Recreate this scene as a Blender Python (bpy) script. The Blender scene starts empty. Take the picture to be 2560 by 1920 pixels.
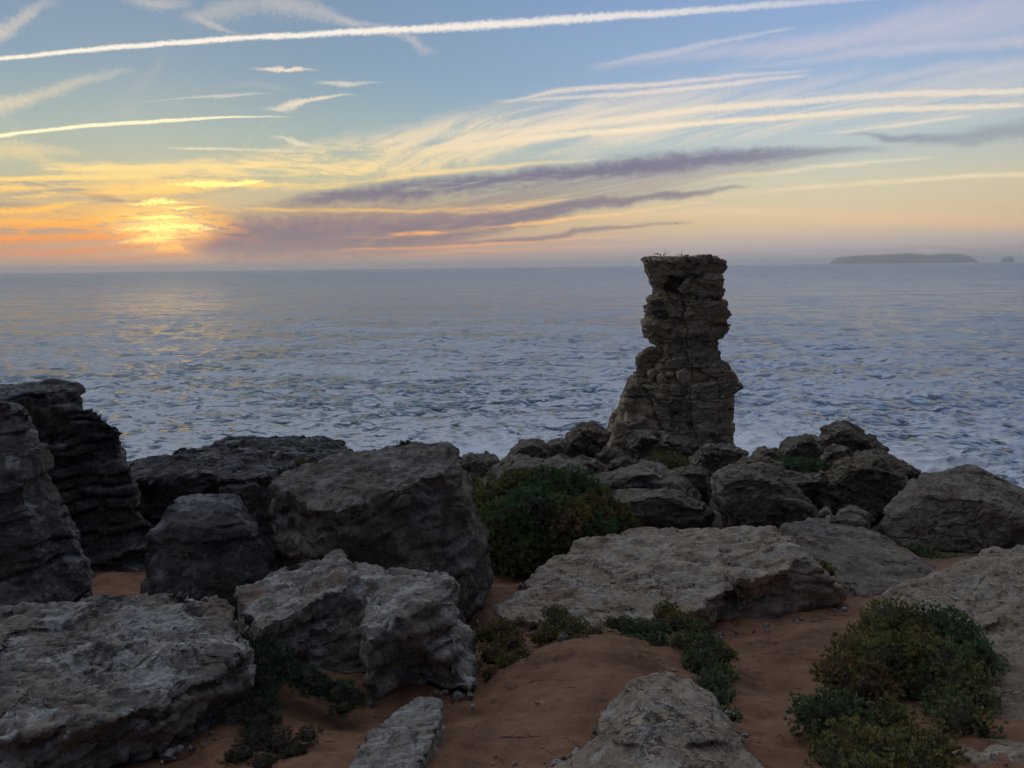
import bpy, bmesh, math
import numpy as np
from mathutils import Matrix, Vector

# ------------------------------------------------------------------ camera, world, sun, exposure
sc = bpy.context.scene
COL = sc.collection
RAD = math.radians
EYE = 25.0                      # eye height above the sea
W0, H0, FPX = 2560.0, 1920.0, 1923.0
PITCH, ROLL = RAD(8.79), RAD(0.63)

cam_d = bpy.data.cameras.new('camera')
cam_d.sensor_width = 36.0
cam_d.lens = FPX / W0 * 36.0
cam_d.clip_start = 0.05
cam_d.clip_end = 200000.0
cam = bpy.data.objects.new('camera', cam_d)
COL.objects.link(cam)
cam_m = Matrix.Translation((0, 0, EYE)) @ Matrix.Rotation(RAD(90) - PITCH, 4, 'X') @ Matrix.Rotation(-ROLL, 4, 'Z')
cam.matrix_world = cam_m
sc.camera = cam
CR = np.array(cam_m.to_3x3())


def ray(px, py):
    v = np.array([(px - W0 / 2) / FPX, -(py - H0 / 2) / FPX, -1.0])
    return CR @ v


def P(px, py, Y):
    """point seen at that place of the photograph, Y metres in front of the viewer"""
    d = ray(px, py)
    t = Y / d[1]
    return np.array([d[0] * t, Y, EYE + d[2] * t])


def azel(px, py):
    d = ray(px, py)
    d = d / np.linalg.norm(d)
    return math.degrees(math.atan2(d[0], d[1])), math.degrees(math.asin(d[2]))


SUN_AZ, SUN_EL = azel(400, 520)
sc.render.engine = 'CYCLES'
sc.view_settings.view_transform = 'Standard'
sc.view_settings.look = 'None'
sc.view_settings.gamma = 1.0
sc.view_settings.exposure = 0.27
sc.view_settings.use_curve_mapping = False
sc.cycles.use_denoising = True
try:
    sc.cycles.denoiser = 'OPENIMAGEDENOISE'
    sc.cycles.denoising_input_passes = 'RGB_ALBEDO_NORMAL'
    sc.cycles.denoising_prefilter = 'ACCURATE'
except Exception:
    pass
sc.cycles.max_bounces = 4
sc.cycles.diffuse_bounces = 2
sc.cycles.use_adaptive_sampling = True
sc.cycles.adaptive_threshold = 0.03
sc.cycles.adaptive_min_samples = 16
sc.cycles.glossy_bounces = 2
sc.cycles.volume_bounces = 1
sc.cycles.transmission_bounces = 2
sc.cycles.caustics_reflective = False
sc.cycles.caustics_refractive = False
sc.cycles.sample_clamp_indirect = 6.0


# ---- node helper
class NT:
    def __init__(self, tree):
        self.t = tree
        self.n = tree.nodes
        self.l = tree.links

    def new(self, typ, **kw):
        nd = self.n.new(typ)
        for k, v in kw.items():
            setattr(nd, k, v)
        return nd

    def put(self, sock, v):
        if hasattr(v, 'is_output') or isinstance(v, bpy.types.NodeSocket):
            self.l.new(v, sock)
        elif isinstance(v, (tuple, list)):
            if sock.type == 'RGBA' and len(v) == 3:
                v = (*v, 1.0)
            sock.default_value = v
        else:
            sock.default_value = v

    def math(self, op, a, b=None, c=None, clamp=False):
        nd = self.new('ShaderNodeMath', operation=op, use_clamp=clamp)
        self.put(nd.inputs[0], a)
        if b is not None:
            self.put(nd.inputs[1], b)
        if c is not None:
            self.put(nd.inputs[2], c)
        return nd.outputs[0]

    def add(self, a, b): return self.math('ADD', a, b)
    def sub(self, a, b): return self.math('SUBTRACT', a, b)
    def mul(self, a, b): return self.math('MULTIPLY', a, b)
    def div(self, a, b): return self.math('DIVIDE', a, b)

    def vmath(self, op, a, b=None, s=None):
        nd = self.new('ShaderNodeVectorMath', operation=op)
        self.put(nd.inputs[0], a)
        if b is not None:
            self.put(nd.inputs[1], b)
        if s is not None:
            self.put(nd.inputs['Scale'], s)
        return nd.outputs['Value'] if op in ('DOT_PRODUCT', 'LENGTH', 'DISTANCE') else nd.outputs[0]

    def sstep(self, v, a, b, lo=0.0, hi=1.0):
        nd = self.new('ShaderNodeMapRange', interpolation_type='SMOOTHSTEP')
        self.put(nd.inputs[0], v)
        for i, q in zip((1, 2, 3, 4), (a, b, lo, hi)):
            self.put(nd.inputs[i], q)
        return nd.outputs[0]

    def lin(self, v, a, b, lo=0.0, hi=1.0):
        nd = self.new('ShaderNodeMapRange', interpolation_type='LINEAR', clamp=True)
        self.put(nd.inputs[0], v)
        for i, q in zip((1, 2, 3, 4), (a, b, lo, hi)):
            self.put(nd.inputs[i], q)
        return nd.outputs[0]

    def mix(self, f, a, b, blend='MIX'):
        nd = self.new('ShaderNodeMix', data_type='RGBA', blend_type=blend)
        self.put(nd.inputs[0], f)
        self.put(nd.inputs[6], a)
        self.put(nd.inputs[7], b)
        return nd.outputs[2]

    def xyz(self, x, y, z):
        nd = self.new('ShaderNodeCombineXYZ')
        for i, q in enumerate((x, y, z)):
            self.put(nd.inputs[i], q)
        return nd.outputs[0]

    def sep(self, v):
        nd = self.new('ShaderNodeSeparateXYZ')
        self.put(nd.inputs[0], v)
        return nd.outputs

    def noise(self, vec, scale=1.0, detail=4.0, rough=0.5, dist=0.0, dim='3D', out='Fac'):
        nd = self.new('ShaderNodeTexNoise', noise_dimensions=dim)
        self.put(nd.inputs['Vector'], vec)
        nd.inputs['Scale'].default_value = scale
        nd.inputs['Detail'].default_value = detail
        nd.inputs['Roughness'].default_value = rough
        nd.inputs['Distortion'].default_value = dist
        return nd.outputs[out]

    def ramp(self, f, stops, interp='LINEAR'):
        nd = self.new('ShaderNodeValToRGB')
        cr = nd.color_ramp
        cr.interpolation = interp
        while len(cr.elements) < len(stops):
            cr.elements.new(0.5)
        for e, (p, c) in zip(cr.elements, stops):
            e.position = p
            e.color = (*c, 1.0)
        self.put(nd.inputs[0], f)
        return nd.outputs[0]


def lin_(r, g, b):
    """8-bit display colour -> linear"""
    f = lambda u: ((u / 255) / 12.92) if u / 255 <= 0.04045 else (((u / 255) + 0.055) / 1.055) ** 2.4
    return (f(r), f(g), f(b))


# ---- the sky: Nishita + a dusk gradient + cirrus, contrails and cloud banks, all by direction
world = bpy.data.worlds.new('World')
sc.world = world
world.use_nodes = True
wt = NT(world.node_tree)
for nd in list(wt.n):
    wt.n.remove(nd)
wout = wt.new('ShaderNodeOutputWorld')
wbg = wt.new('ShaderNodeBackground')
geo = wt.new('ShaderNodeTexCoord')
D = geo.outputs['Generated']
dx, dy, dz = wt.sep(D)
AZ = wt.mul(wt.math('ARCTAN2', dx, dy), 180 / math.pi)
EL = wt.mul(wt.math('ARCSINE', dz), 180 / math.pi)
AZN = wt.math('ADD', wt.mul(AZ, 1 / 90.0), 0.5, clamp=True)

sky = wt.new('ShaderNodeTexSky', sky_type='NISHITA')
sky.sun_disc = False
sky.sun_elevation = RAD(SUN_EL)
sky.sun_rotation = RAD(SUN_AZ)
sky.altitude = 25.0
sky.air_density = 1.0
sky.dust_density = 1.5
sky.ozone_density = 1.5

# angle from the sun's azimuth
daz = wt.math('ABSOLUTE', wt.math('WRAP', wt.sub(AZ, SUN_AZ), -180.0, 180.0))
elr = wt.math('DIVIDE', wt.math('MAXIMUM', EL, 0.0), 90.0)
E = lambda deg: deg / 90.0
near = wt.ramp(elr, [(E(0), lin_(176, 142, 122)), (E(1.5), lin_(178, 140, 114)), (E(3.5), lin_(170, 154, 124)),
                     (E(6), lin_(154, 166, 148)), (E(9), lin_(138, 163, 164)), (E(13), lin_(116, 146, 168)),
                     (E(18), lin_(108, 136, 164)), (E(36), lin_(180, 188, 200)), (E(55), lin_(176, 184, 197)), (E(90), lin_(146, 154, 168))])
side = wt.ramp(elr, [(E(0), lin_(162, 158, 166)), (E(1.3), lin_(184, 170, 164)), (E(2.6), lin_(214, 188, 150)),
                     (E(5), lin_(203, 194, 166)), (E(8), lin_(172, 186, 190)), (E(12), lin_(146, 170, 200)),
                     (E(18), lin_(128, 154, 196)), (E(36), lin_(176, 187, 202)), (E(55), lin_(174, 183, 197)), (E(90), lin_(146, 154, 168))])
back = wt.ramp(elr, [(E(0), lin_(38, 40, 54)), (E(6), lin_(44, 45, 60)), (E(14), lin_(44, 50, 68)),
                     (E(40), lin_(54, 62, 82)), (E(65), lin_(80, 88, 108)), (E(90), lin_(146, 154, 168))])
g1 = wt.mix(wt.sstep(daz, 4, 46), near, side)
g2 = wt.mix(wt.sstep(daz, 45, 115), g1, back)
nish = wt.vmath('SCALE', sky.outputs[0], s=0.08)
base = wt.mix(0.07, g2, nish)

# cloud-plane coordinates: parallel streaks that run towards a point on the horizon
zz = wt.math('ADD', wt.math('MAXIMUM', dz, 0.0), 0.05)
VP = RAD(-30.0)
along = wt.div(wt.add(wt.mul(dx, math.sin(VP)), wt.mul(dy, math.cos(VP))), zz)
across = wt.div(wt.sub(wt.mul(dx, math.cos(VP)), wt.mul(dy, math.sin(VP))), zz)
warp = wt.noise(wt.xyz(wt.mul(along, 0.5), wt.mul(across, 0.5), 3.1), 1.0, 2, 0.5)
warpc = wt.mul(wt.sub(warp, 0.5), 0.8)
cir1 = wt.noise(wt.xyz(wt.mul(along, 0.26), wt.mul(wt.add(across, warpc), 2.3), 0.0), 1.0, 7, 0.66, 0.12)
cir2 = wt.noise(wt.xyz(wt.mul(along, 1.1), wt.mul(wt.add(across, warpc), 6.5), 7.7), 1.0, 5, 0.68, 0.2)
CIRR = wt.add(wt.mul(cir1, 0.68), wt.mul(cir2, 0.32))
# horizontal streaks, for the banks near the horizon
hv = wt.xyz(wt.mul(AZ, 0.11), wt.mul(EL, 0.95), 4.0)
hs1 = wt.noise(hv, 1.0, 6, 0.62, 0.7)
hs2 = wt.noise(wt.xyz(wt.mul(AZ, 0.42), wt.mul(EL, 2.4), 9.0), 1.0, 5, 0.64, 0.8)
HSTR = wt.add(wt.mul(hs1, 0.6), wt.mul(hs2, 0.4))
# small turbulence in az/el
puff = wt.noise(wt.xyz(AZ, wt.mul(EL, 1.3), 0.0), 1.6, 3, 0.65)
puff2 = wt.noise(wt.xyz(wt.mul(AZ, 0.5), EL, 2.0), 0.55, 2, 0.55)
PW3 = wt.sub(wt.noise(wt.xyz(AZ, wt.mul(EL, 1.2), 5.0), 4.5, 3, 0.65, 0.3), 0.5)
PW = wt.sub(puff, 0.5)
PW2 = wt.sub(puff2, 0.5)


def make_group(name, ins, outs):
    gt = bpy.data.node_groups.new(name, 'ShaderNodeTree')
    for nm, ty in ins:
        gt.interface.new_socket(nm, in_out='INPUT', socket_type=ty)
    for nm, ty in outs:
        gt.interface.new_socket(nm, in_out='OUTPUT', socket_type=ty)
    t_ = NT(gt)
    return gt, t_, t_.new('NodeGroupInput').outputs, t_.new('NodeGroupOutput').inputs


FL, CO = 'NodeSocketFloat', 'NodeSocketColor'
STREAK, gt_, gi_, go_ = make_group('cloud_streak', [('curve', CO), ('el', FL), ('pw', FL), ('pw2', FL), ('wob', FL), ('wob2', FL), ('inner', FL)], [('mask', FL)])
sp_ = gt_.new('ShaderNodeSeparateColor')
gt_.put(sp_.inputs[0], gi_['curve'])
cen_ = gt_.math('MULTIPLY_ADD', sp_.outputs[0], 40.0, -5.0)
wid_ = gt_.math('MAXIMUM', gt_.mul(sp_.outputs[1], 10.0), 0.02)
d_ = gt_.math('MULTIPLY_ADD', gi_['pw2'], gi_['wob2'], gt_.sub(gi_['el'], cen_))
d_ = gt_.math('MULTIPLY_ADD', gi_['pw'], gi_['wob'], gt_.div(gt_.math('ABSOLUTE', d_), wid_))
gt_.put(go_[0], gt_.mul(gt_.sstep(d_, 1.0, gi_['inner']), sp_.outputs[2]))

ZONE = None                      # (az0, az1, el0, el1) of the part of the sky being composed


def streak(pts, wob=0.35, wob2=0.0, soft=1.0, fine=False):
    """a cloud streak: pts = (px, py, half width px, strength) along its middle"""
    data = []
    for (x, y, w, s) in pts:
        a, e = azel(x, y)
        data.append((a / 90 + 0.5, (e + 5) / 40.0, w / 33.6 / 10.0, s, a, e, w / 33.6))
    if (max(d[4] for d in data) < ZONE[0] - 1.5 or min(d[4] for d in data) > ZONE[1] + 1.5
            or max(d[5] + d[6] for d in data) + 0.7 < ZONE[2] or min(d[5] - d[6] for d in data) - 0.7 > ZONE[3]):
        return None
    cv = wt.new('ShaderNodeRGBCurve')
    wt.put(cv.inputs['Color'], AZN)
    m = cv.mapping
    m.use_clip = False
    m.extend = 'HORIZONTAL'
    a0, a1 = data[0][0], data[-1][0]
    eps = 0.012
    for ci, k in ((0, 1), (1, 2), (2, 3)):
        c = m.curves[ci]
        seq = [(d[0], d[k]) for d in data]
        if k == 3:
            seq = [(a0 - eps, 0.0)] + seq + [(a1 + eps, 0.0)]
        seq = [(min(max(u, 0.0), 1.0), v) for u, v in seq]
        while len(c.points) < len(seq):
            c.points.new(0.5, 0.5)
        for p_, (u, v) in zip(c.points, seq):
            p_.location = (u, v)
            p_.handle_type = 'AUTO_CLAMPED' if k < 3 else 'VECTOR'
    m.update()
    gn = wt.new('ShaderNodeGroup')
    gn.node_tree = STREAK
    wt.l.new(cv.outputs[0], gn.inputs['curve'])
    for nm, v in (('el', EL), ('pw', PW3 if fine else PW), ('pw2', PW2), ('wob', wob), ('wob2', wob2), ('inner', max(0.0, 1.0 - soft))):
        wt.put(gn.inputs[nm], v)
    return gn.outputs[0]


def over(cur, mask, colour):
    if mask is None:
        return cur
    return wt.mix(wt.math('MINIMUM', mask, 1.0), cur, colour)


def mx(*ms):
    ms = [q for q in ms if q is not None]
    if not ms:
        return None
    r = ms[0]
    for q in ms[1:]:
        r = wt.math('MAXIMUM', r, q)
    return r


def mulm(a, b):
    return None if a is None else wt.mul(a, b)


en = wt.math('DIVIDE', wt.math('MAXIMUM', EL, 0.0), 30.0)
F = lambda deg: deg / 30.0
lit_near = wt.ramp(en, [(F(0), lin_(196, 144, 112)), (F(1.6), lin_(246, 142, 56)), (F(3.5), lin_(255, 190, 80)),
                        (F(6), lin_(252, 214, 132)), (F(9), lin_(232, 208, 170)), (F(14), lin_(206, 192, 176)),
                        (F(20), lin_(190, 182, 180)), (F(30), lin_(180, 176, 184))])
lit_side = wt.ramp(en, [(F(0), lin_(190, 160, 150)), (F(1.6), lin_(232, 170, 134)), (F(3.5), lin_(232, 196, 150)),
                        (F(6), lin_(234, 216, 178)), (F(9), lin_(236, 216, 186)), (F(13), lin_(208, 198, 196)),
                        (F(20), lin_(186, 182, 196)), (F(30), lin_(170, 172, 190))])
LIT = wt.mix(wt.sstep(daz, 6, 40), lit_near, lit_side)
dark_n = wt.ramp(en, [(F(0), lin_(160, 132, 122)), (F(2), lin_(132, 116, 122)), (F(5), lin_(116, 108, 126)), (F(9), lin_(112, 112, 138)), (F(30), lin_(128, 134, 160))])
DARK = dark_n

col = base
# thin cirrus everywhere, as in view
gen = wt.mul(wt.sstep(CIRR, 0.53, 0.74), wt.sstep(EL, 3.0, 9.0, 0.0, 0.28))
col = over(col, gen, LIT)
GENERAL = wt.mix(wt.sstep(EL, -1.0, 0.0), lin_(92, 96, 112), col)

CIRR0, HSTR0, HS20, LIT0, DARK0 = CIRR, HSTR, hs2, LIT, DARK


def compose(zone):
    """the clouds of one part of the sky; elsewhere only the general cirrus is worked out"""
    global ZONE, wt, AZN, EL, PW, PW2, PW3
    ZONE = zone
    outer = wt
    keep = (AZN, EL, PW, PW2, PW3)
    vals = [('AZN', AZN, FL), ('EL', EL, FL), ('PW', PW, FL), ('PW2', PW2, FL), ('PW3', PW3, FL), ('CIRR', CIRR0, FL), ('HSTR', HSTR0, FL), ('hs2', HS20, FL), ('LIT', LIT0, CO), ('DARK', DARK0, CO), ('GENERAL', GENERAL, CO)]
    gtree, wt, gi, go = make_group('cloud_zone', [(n_, t_) for n_, _, t_ in vals], [('colour', CO)])
    AZN, EL, PW, PW2, PW3 = gi['AZN'], gi['EL'], gi['PW'], gi['PW2'], gi['PW3']
    CIRR, HSTR, hs2, LIT, DARK = gi['CIRR'], gi['HSTR'], gi['hs2'], gi['LIT'], gi['DARK']
    col = gi['GENERAL']
    # high pale veils, upper right
    veil = mx(streak([(1500, 165, 14, 0.3), (1800, 130, 26, 0.55), (2100, 100, 40, 0.6), (2350, 60, 70, 0.6), (2560, 25, 80, 0.55)], 0.5, 0.6),
              streak([(1900, 165, 10, 0.3), (2150, 132, 22, 0.6), (2560, 100, 22, 0.6)], 0.5, 0.5),
              streak([(2200, 195, 10, 0.2), (2400, 170, 24, 0.4), (2560, 155, 26, 0.4)], 0.5, 0.5))
    veil = mulm(veil, wt.sstep(CIRR, 0.30, 0.66, 0.25, 1.0))
    col = over(col, veil, wt.mix(0.5, LIT, lin_(186, 178, 194)))
    # the fan of cream cirrus
    fan = mx(streak([(120, 420, 24, 0.7), (500, 425, 36, 0.9), (800, 400, 55, 0.85), (1150, 345, 78, 0.85), (1500, 305, 92, 0.75), (1900, 275, 95, 0.5), (2300, 250, 90, 0.35), (2560, 235, 80, 0.3)], 0.35, 0.9, 0.8),
             streak([(250, 470, 18, 0.7), (600, 455, 34, 0.9), (900, 430, 40, 0.9), (1200, 385, 40, 0.7), (1500, 350, 30, 0.4)], 0.35, 0.7, 0.8))
    ftex = wt.mix(wt.sstep(AZN, 0.33, 0.45), HSTR, CIRR)
    ftex = wt.math('MULTIPLY_ADD', PW3, 0.10, ftex)
    fan = mulm(fan, wt.sstep(ftex, 0.40, 0.56, 0.10, 0.95))
    col = over(col, fan, LIT)
    old = mx(streak([(1150, 345, 8, 0.2), (1450, 312, 13, 0.8), (1800, 268, 12, 0.95), (2100, 246, 11, 0.8), (2560, 226, 9, 0.75)], 1.3, 0.25, 0.9, True),
             streak([(1050, 385, 8, 0.2), (1300, 350, 12, 0.7), (1550, 327, 11, 0.95), (1900, 298, 9, 0.9), (2200, 276, 9, 0.75), (2540, 264, 7, 0.6)], 1.3, 0.25, 0.9, True),
             streak([(1270, 252, 6, 0.5), (1450, 222, 9, 0.8), (1650, 210, 8, 0.8), (1800, 195, 8, 0.6), (2000, 178, 5, 0.3)], 1.3, 0.3, 0.9, True),
             streak([(1330, 250, 5, 0.5), (1600, 232, 8, 0.8), (1800, 214, 8, 0.8), (1990, 190, 6, 0.5)], 1.3, 0.3, 0.9, True),
             streak([(1520, 158, 5, 0.2), (1680, 130, 12, 0.45), (1800, 103, 9, 0.4), (1960, 74, 5, 0.4)], 1.3, 0.4, 0.9, True),
             streak([(2100, 330, 5, 0.3), (2250, 312, 7, 0.5), (2400, 292, 5, 0.4)], 1.3, 0.3, 0.9, True))
    col = over(col, old, LIT)
    low = mx(streak([(1500, 480, 8, 0.2), (1750, 448, 12, 0.6), (2050, 418, 9, 0.7), (2300, 395, 6, 0.3)], 0.6, 0.5),
             streak([(1750, 490, 8, 0.2), (2050, 468, 10, 0.6), (2300, 448, 9, 0.65), (2560, 436, 9, 0.6)], 0.6, 0.5),
             streak([(1500, 545, 16, 0.3), (1800, 530, 22, 0.5), (2100, 540, 20, 0.35), (2560, 560, 26, 0.3)], 0.6, 0.6))
    col = over(col, mulm(low, wt.sstep(HSTR, 0.36, 0.55, 0.35, 1.0)), LIT)
    # wisps high on the left
    wisp = mx(streak([(-120, 140, 26, 0.5), (0, 82, 26, 0.7), (60, 45, 22, 0.6), (110, 5, 16, 0.4)], 1.3, 0.5, 1.0, True),
              streak([(-100, 275, 20, 0.5), (0, 262, 22, 0.65), (130, 228, 18, 0.6), (230, 196, 16, 0.5), (300, 176, 10, 0.3)], 1.3, 0.5, 1.0, True),
              streak([(330, -5, 18, 0.4), (400, 12, 16, 0.55), (450, 8, 14, 0.4)], 1.3, 0.5, 1.0, True),
              streak([(488, 42, 16, 0.35), (560, 22, 34, 0.5), (700, 8, 40, 0.6), (800, 28, 30, 0.65), (880, 58, 16, 0.6), (960, 66, 8, 0.3)], 1.3, 0.6, 1.0, True),
              streak([(490, 40, 20, 0.55), (530, 60, 14, 0.6), (580, 84, 8, 0.3)], 1.3, 0.4, 1.0, True),
              streak([(960, 82, 8, 0.4), (1020, 92, 16, 0.55), (1046, 112, 24, 0.6), (1062, 125, 16, 0.4)], 1.3, 0.3, 1.0, True),
              streak([(-60, 372, 30, 0.35), (60, 378, 26, 0.45), (170, 378, 10, 0.3)], 1.3, 0.6, 1.0, True),
              streak([(590, 215, 10, 0.12), (640, 208, 10, 0.2), (700, 220, 8, 0.12)], 1.3, 0.5, 1.0, True))
    wisp = mulm(wisp, wt.sstep(CIRR, 0.30, 0.58, 0.35, 1.0))
    col = over(col, wisp, LIT)
    bits = mx(streak([(666, 172, 5, 0.8), (700, 172, 9, 1.0), (725, 175, 6, 1.0), (745, 171, 8, 1.0), (757, 173, 4, 0.7)], 1.6, 0.2, 0.9, True),
              streak([(690, 272, 6, 0.5), (730, 262, 16, 0.75), (765, 252, 8, 0.8), (810, 244, 6, 0.8), (858, 236, 3, 0.5)], 1.6, 0.3, 0.9, True),
              streak([(820, 208, 6, 0.5), (860, 210, 9, 0.65), (930, 206, 4, 0.3)], 1.6, 0.3, 0.9, True),
              streak([(708, 345, 6, 0.4), (730, 354, 11, 0.6), (775, 366, 5, 0.4)], 1.6, 0.3, 0.9, True),
              streak([(450, 370, 4, 0.4), (500, 370, 5, 0.6), (620, 374, 5, 0.4), (720, 378, 4, 0.4)], 1.6, 0.3, 0.9, True),
              streak([(340, 258, 2, 0.1), (500, 242, 4, 0.35), (560, 240, 6, 0.5), (640, 233, 3, 0.3)], 1.6, 0.1, 0.9, True))
    col = over(col, bits, wt.mix(0.25, LIT, (1.0, 0.9, 0.75, 1)))
    # cloud banks near the sun: orange below, yellow above
    sunm = mx(streak([(-200, 600, 60, 0.9), (0, 585, 78, 0.95), (250, 560, 96, 1.0), (430, 545, 100, 1.0), (560, 560, 56, 0.9), (640, 600, 20, 0.2)], 0.25, 1.0),
              streak([(-200, 470, 34, 0.6), (0, 470, 40, 0.7), (300, 468, 46, 0.85), (500, 462, 34, 0.9), (660, 452, 12, 0.7), (720, 446, 4, 0.2)], 0.3, 0.7))
    sunm1 = mulm(sunm, wt.sstep(HSTR, 0.44, 0.52))
    col = over(col, mulm(sunm, 0.35), DARK)
    # broad soft mauve bank from the sun to the right, dark streaks in it
    mv = streak([(500, 600, 40, 0.2), (600, 596, 88, 0.8), (900, 566, 94, 0.8), (1250, 512, 84, 0.75), (1600, 455, 58, 0.6), (1900, 412, 34, 0.4), (2150, 380, 16, 0.1)], 0.5, 0.9, 0.8)
    col = over(col, mulm(mv, wt.sstep(CIRR, 0.36, 0.54, 0.45, 1.0)), wt.mix(0.15, DARK, LIT))
    # dark mauve banks
    dk = mx(streak([(440, 590, 30, 0.3), (540, 600, 74, 1.0), (800, 598, 78, 1.0), (1050, 585, 66, 1.0), (1300, 540, 40, 0.9), (1500, 508, 22, 0.85), (1700, 486, 14, 0.8), (1840, 470, 7, 0.5)], 0.75, 1.0, 0.9),
            streak([(680, 520, 8, 0.3), (800, 498, 26, 0.85), (1050, 472, 36, 0.95), (1300, 446, 36, 0.95), (1600, 415, 34, 0.95), (1850, 390, 26, 0.85), (2050, 378, 16, 0.55), (2200, 372, 10, 0.2)], 0.75, 1.0, 0.9),
            streak([(1000, 615, 14, 0.75), (1300, 600, 14, 0.8), (1500, 575, 10, 0.7), (1700, 556, 6, 0.4)], 0.75, 1.0, 0.9),
            streak([(2150, 335, 5, 0.3), (2220, 346, 12, 0.55), (2400, 345, 24, 0.45), (2600, 318, 30, 0.4)], 0.75, 1.0, 0.9),
            streak([(190, 480, 10, 0.5), (250, 488, 18, 0.8), (310, 502, 9, 0.5)], 0.75, 1.0, 0.9),
            streak([(-150, 530, 18, 0.4), (60, 515, 15, 0.55), (150, 522, 6, 0.2)], 0.75, 1.0, 0.9),
            streak([(1200, 640, 5, 0.2), (1700, 636, 6, 0.25), (2560, 618, 10, 0.3)], 0.75, 1.0, 0.9))
    dk = mulm(dk, wt.sstep(wt.add(wt.mul(CIRR, 0.5), wt.mul(HSTR, 0.5)), 0.38, 0.50, 0.35, 1.0))
    col = over(col, dk, DARK)
    # light edges and orange bars between the banks
    edge = mx(streak([(560, 524, 5, 0.4), (760, 526, 7, 0.7), (1000, 528, 8, 0.5), (1250, 520, 14, 0.75), (1400, 500, 10, 0.4)], 0.9, 0.6),
              streak([(880, 592, 4, 0.4), (1000, 588, 9, 0.95), (1150, 574, 8, 0.9), (1300, 560, 8, 0.9), (1500, 540, 8, 0.75), (1750, 505, 6, 0.5)], 0.8, 0.5),
              streak([(770, 630, 3, 0.3), (950, 622, 6, 0.7), (1150, 616, 8, 0.7), (1350, 604, 6, 0.6), (1550, 590, 5, 0.3)], 0.8, 0.5),
              streak([(900, 640, 3, 0.2), (1100, 632, 6, 0.5), (1400, 622, 6, 0.5), (1600, 612, 4, 0.2)], 0.8, 0.5),
              streak([(760, 475, 4, 0.3), (900, 455, 10, 0.6), (1100, 430, 10, 0.7), (1300, 412, 8, 0.6), (1500, 395, 5, 0.3)], 0.9, 0.5))
    edge = mulm(edge, wt.sstep(HSTR, 0.38, 0.54, 0.15, 1.0))
    col = over(col, edge, wt.mix(0.25, LIT, lin_(255, 190, 110)))
    lefts = mx(streak([(140, 424, 5, 0.4), (230, 421, 9, 0.9), (400, 418, 12, 0.9), (480, 417, 7, 0.4)], 1.1, 0.4, 1.0, True),
               streak([(-150, 452, 10, 0.7), (0, 448, 8, 0.9), (180, 444, 9, 0.9), (370, 442, 8, 0.6)], 1.1, 0.4, 1.0, True),
               streak([(430, 424, 6, 0.5), (560, 420, 11, 0.95), (700, 408, 9, 0.8)], 1.1, 0.3, 1.0, True),
               streak([(240, 480, 6, 0.5), (360, 474, 14, 0.95), (500, 468, 14, 0.95), (640, 456, 7, 0.6)], 1.1, 0.3, 1.0, True),
               streak([(-150, 480, 14, 0.8), (0, 474, 11, 0.9), (135, 470, 6, 0.6)], 1.1, 0.4, 1.0, True),
               streak([(-150, 530, 12, 0.6), (0, 527, 13, 0.85), (120, 520, 11, 0.9), (200, 508, 6, 0.5)], 1.1, 0.5, 1.0, True),
               streak([(40, 492, 4, 0.4), (110, 489, 8, 0.8), (180, 488, 4, 0.4)], 1.1, 0.4, 1.0, True),
               streak([(-150, 566, 14, 0.8), (0, 562, 14, 0.9), (120, 558, 14, 0.9), (260, 552, 9, 0.8), (330, 548, 4, 0.4)], 1.2, 0.7, 1.0, True),
               streak([(-150, 604, 16, 0.8), (0, 600, 16, 0.9), (150, 594, 16, 0.9), (320, 588, 11, 0.8)], 1.2, 0.8, 1.0, True),
               streak([(-150, 640, 9, 0.6), (60, 632, 8, 0.8), (200, 625, 8, 0.85), (350, 612, 8, 0.7)], 1.2, 0.4, 1.0, True),
               streak([(160, 650, 5, 0.4), (300, 646, 8, 0.8), (450, 640, 8, 0.7), (470, 640, 4, 0.3)], 1.2, 0.5, 1.0, True))
    lefts = mulm(lefts, wt.sstep(HSTR, 0.36, 0.50, 0.4, 1.0))
    col = over(col, lefts, LIT)
    # lit sun banks over the dark
    col = over(col, mulm(sunm1, 0.7), LIT)
    # the sun itself behind the cloud: yellow-white core
    core = mx(streak([(345, 507, 4, 0.5), (375, 504, 10, 1.0), (415, 500, 9, 1.0), (445, 502, 3, 0.4)], 2.0, 0.7, 1.0, True),
              streak([(432, 516, 3, 0.5), (460, 517, 6, 0.9), (486, 515, 3, 0.4)], 2.0, 0.7, 1.0, True),
              streak([(335, 545, 4, 0.4), (390, 543, 7, 1.0), (440, 540, 6, 0.9), (465, 540, 3, 0.3)], 2.0, 0.7, 1.0, True),
              streak([(300, 578, 5, 0.3), (360, 574, 11, 0.9), (440, 570, 18, 1.0), (490, 568, 14, 0.9), (530, 572, 6, 0.4)], 2.0, 0.7, 1.0, True),
              streak([(300, 606, 6, 0.3), (350, 602, 13, 0.9), (410, 600, 15, 1.0), (455, 604, 6, 0.5)], 2.0, 0.7, 1.0, True),
              streak([(385, 628, 8, 0.5), (420, 626, 16, 0.9), (450, 628, 12, 0.8), (472, 634, 5, 0.3)], 2.0, 0.7, 1.0, True),
              streak([(455, 464, 4, 0.4), (500, 461, 9, 0.9), (590, 456, 10, 1.0), (640, 451, 6, 0.8), (655, 450, 3, 0.3)], 2.0, 0.7, 1.0, True),
              streak([(280, 558, 50, 0.1), (420, 575, 70, 0.55), (540, 572, 36, 0.1)], 0.6, 0.5))
    core = mulm(core, wt.sstep(hs2, 0.36, 0.50, 0.35, 1.15))
    corec = wt.mix(wt.sstep(EL, 0.9, 2.8), (1.25, 0.52, 0.07, 1), (1.8, 1.15, 0.30, 1))
    col = over(col, core, corec)
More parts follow.
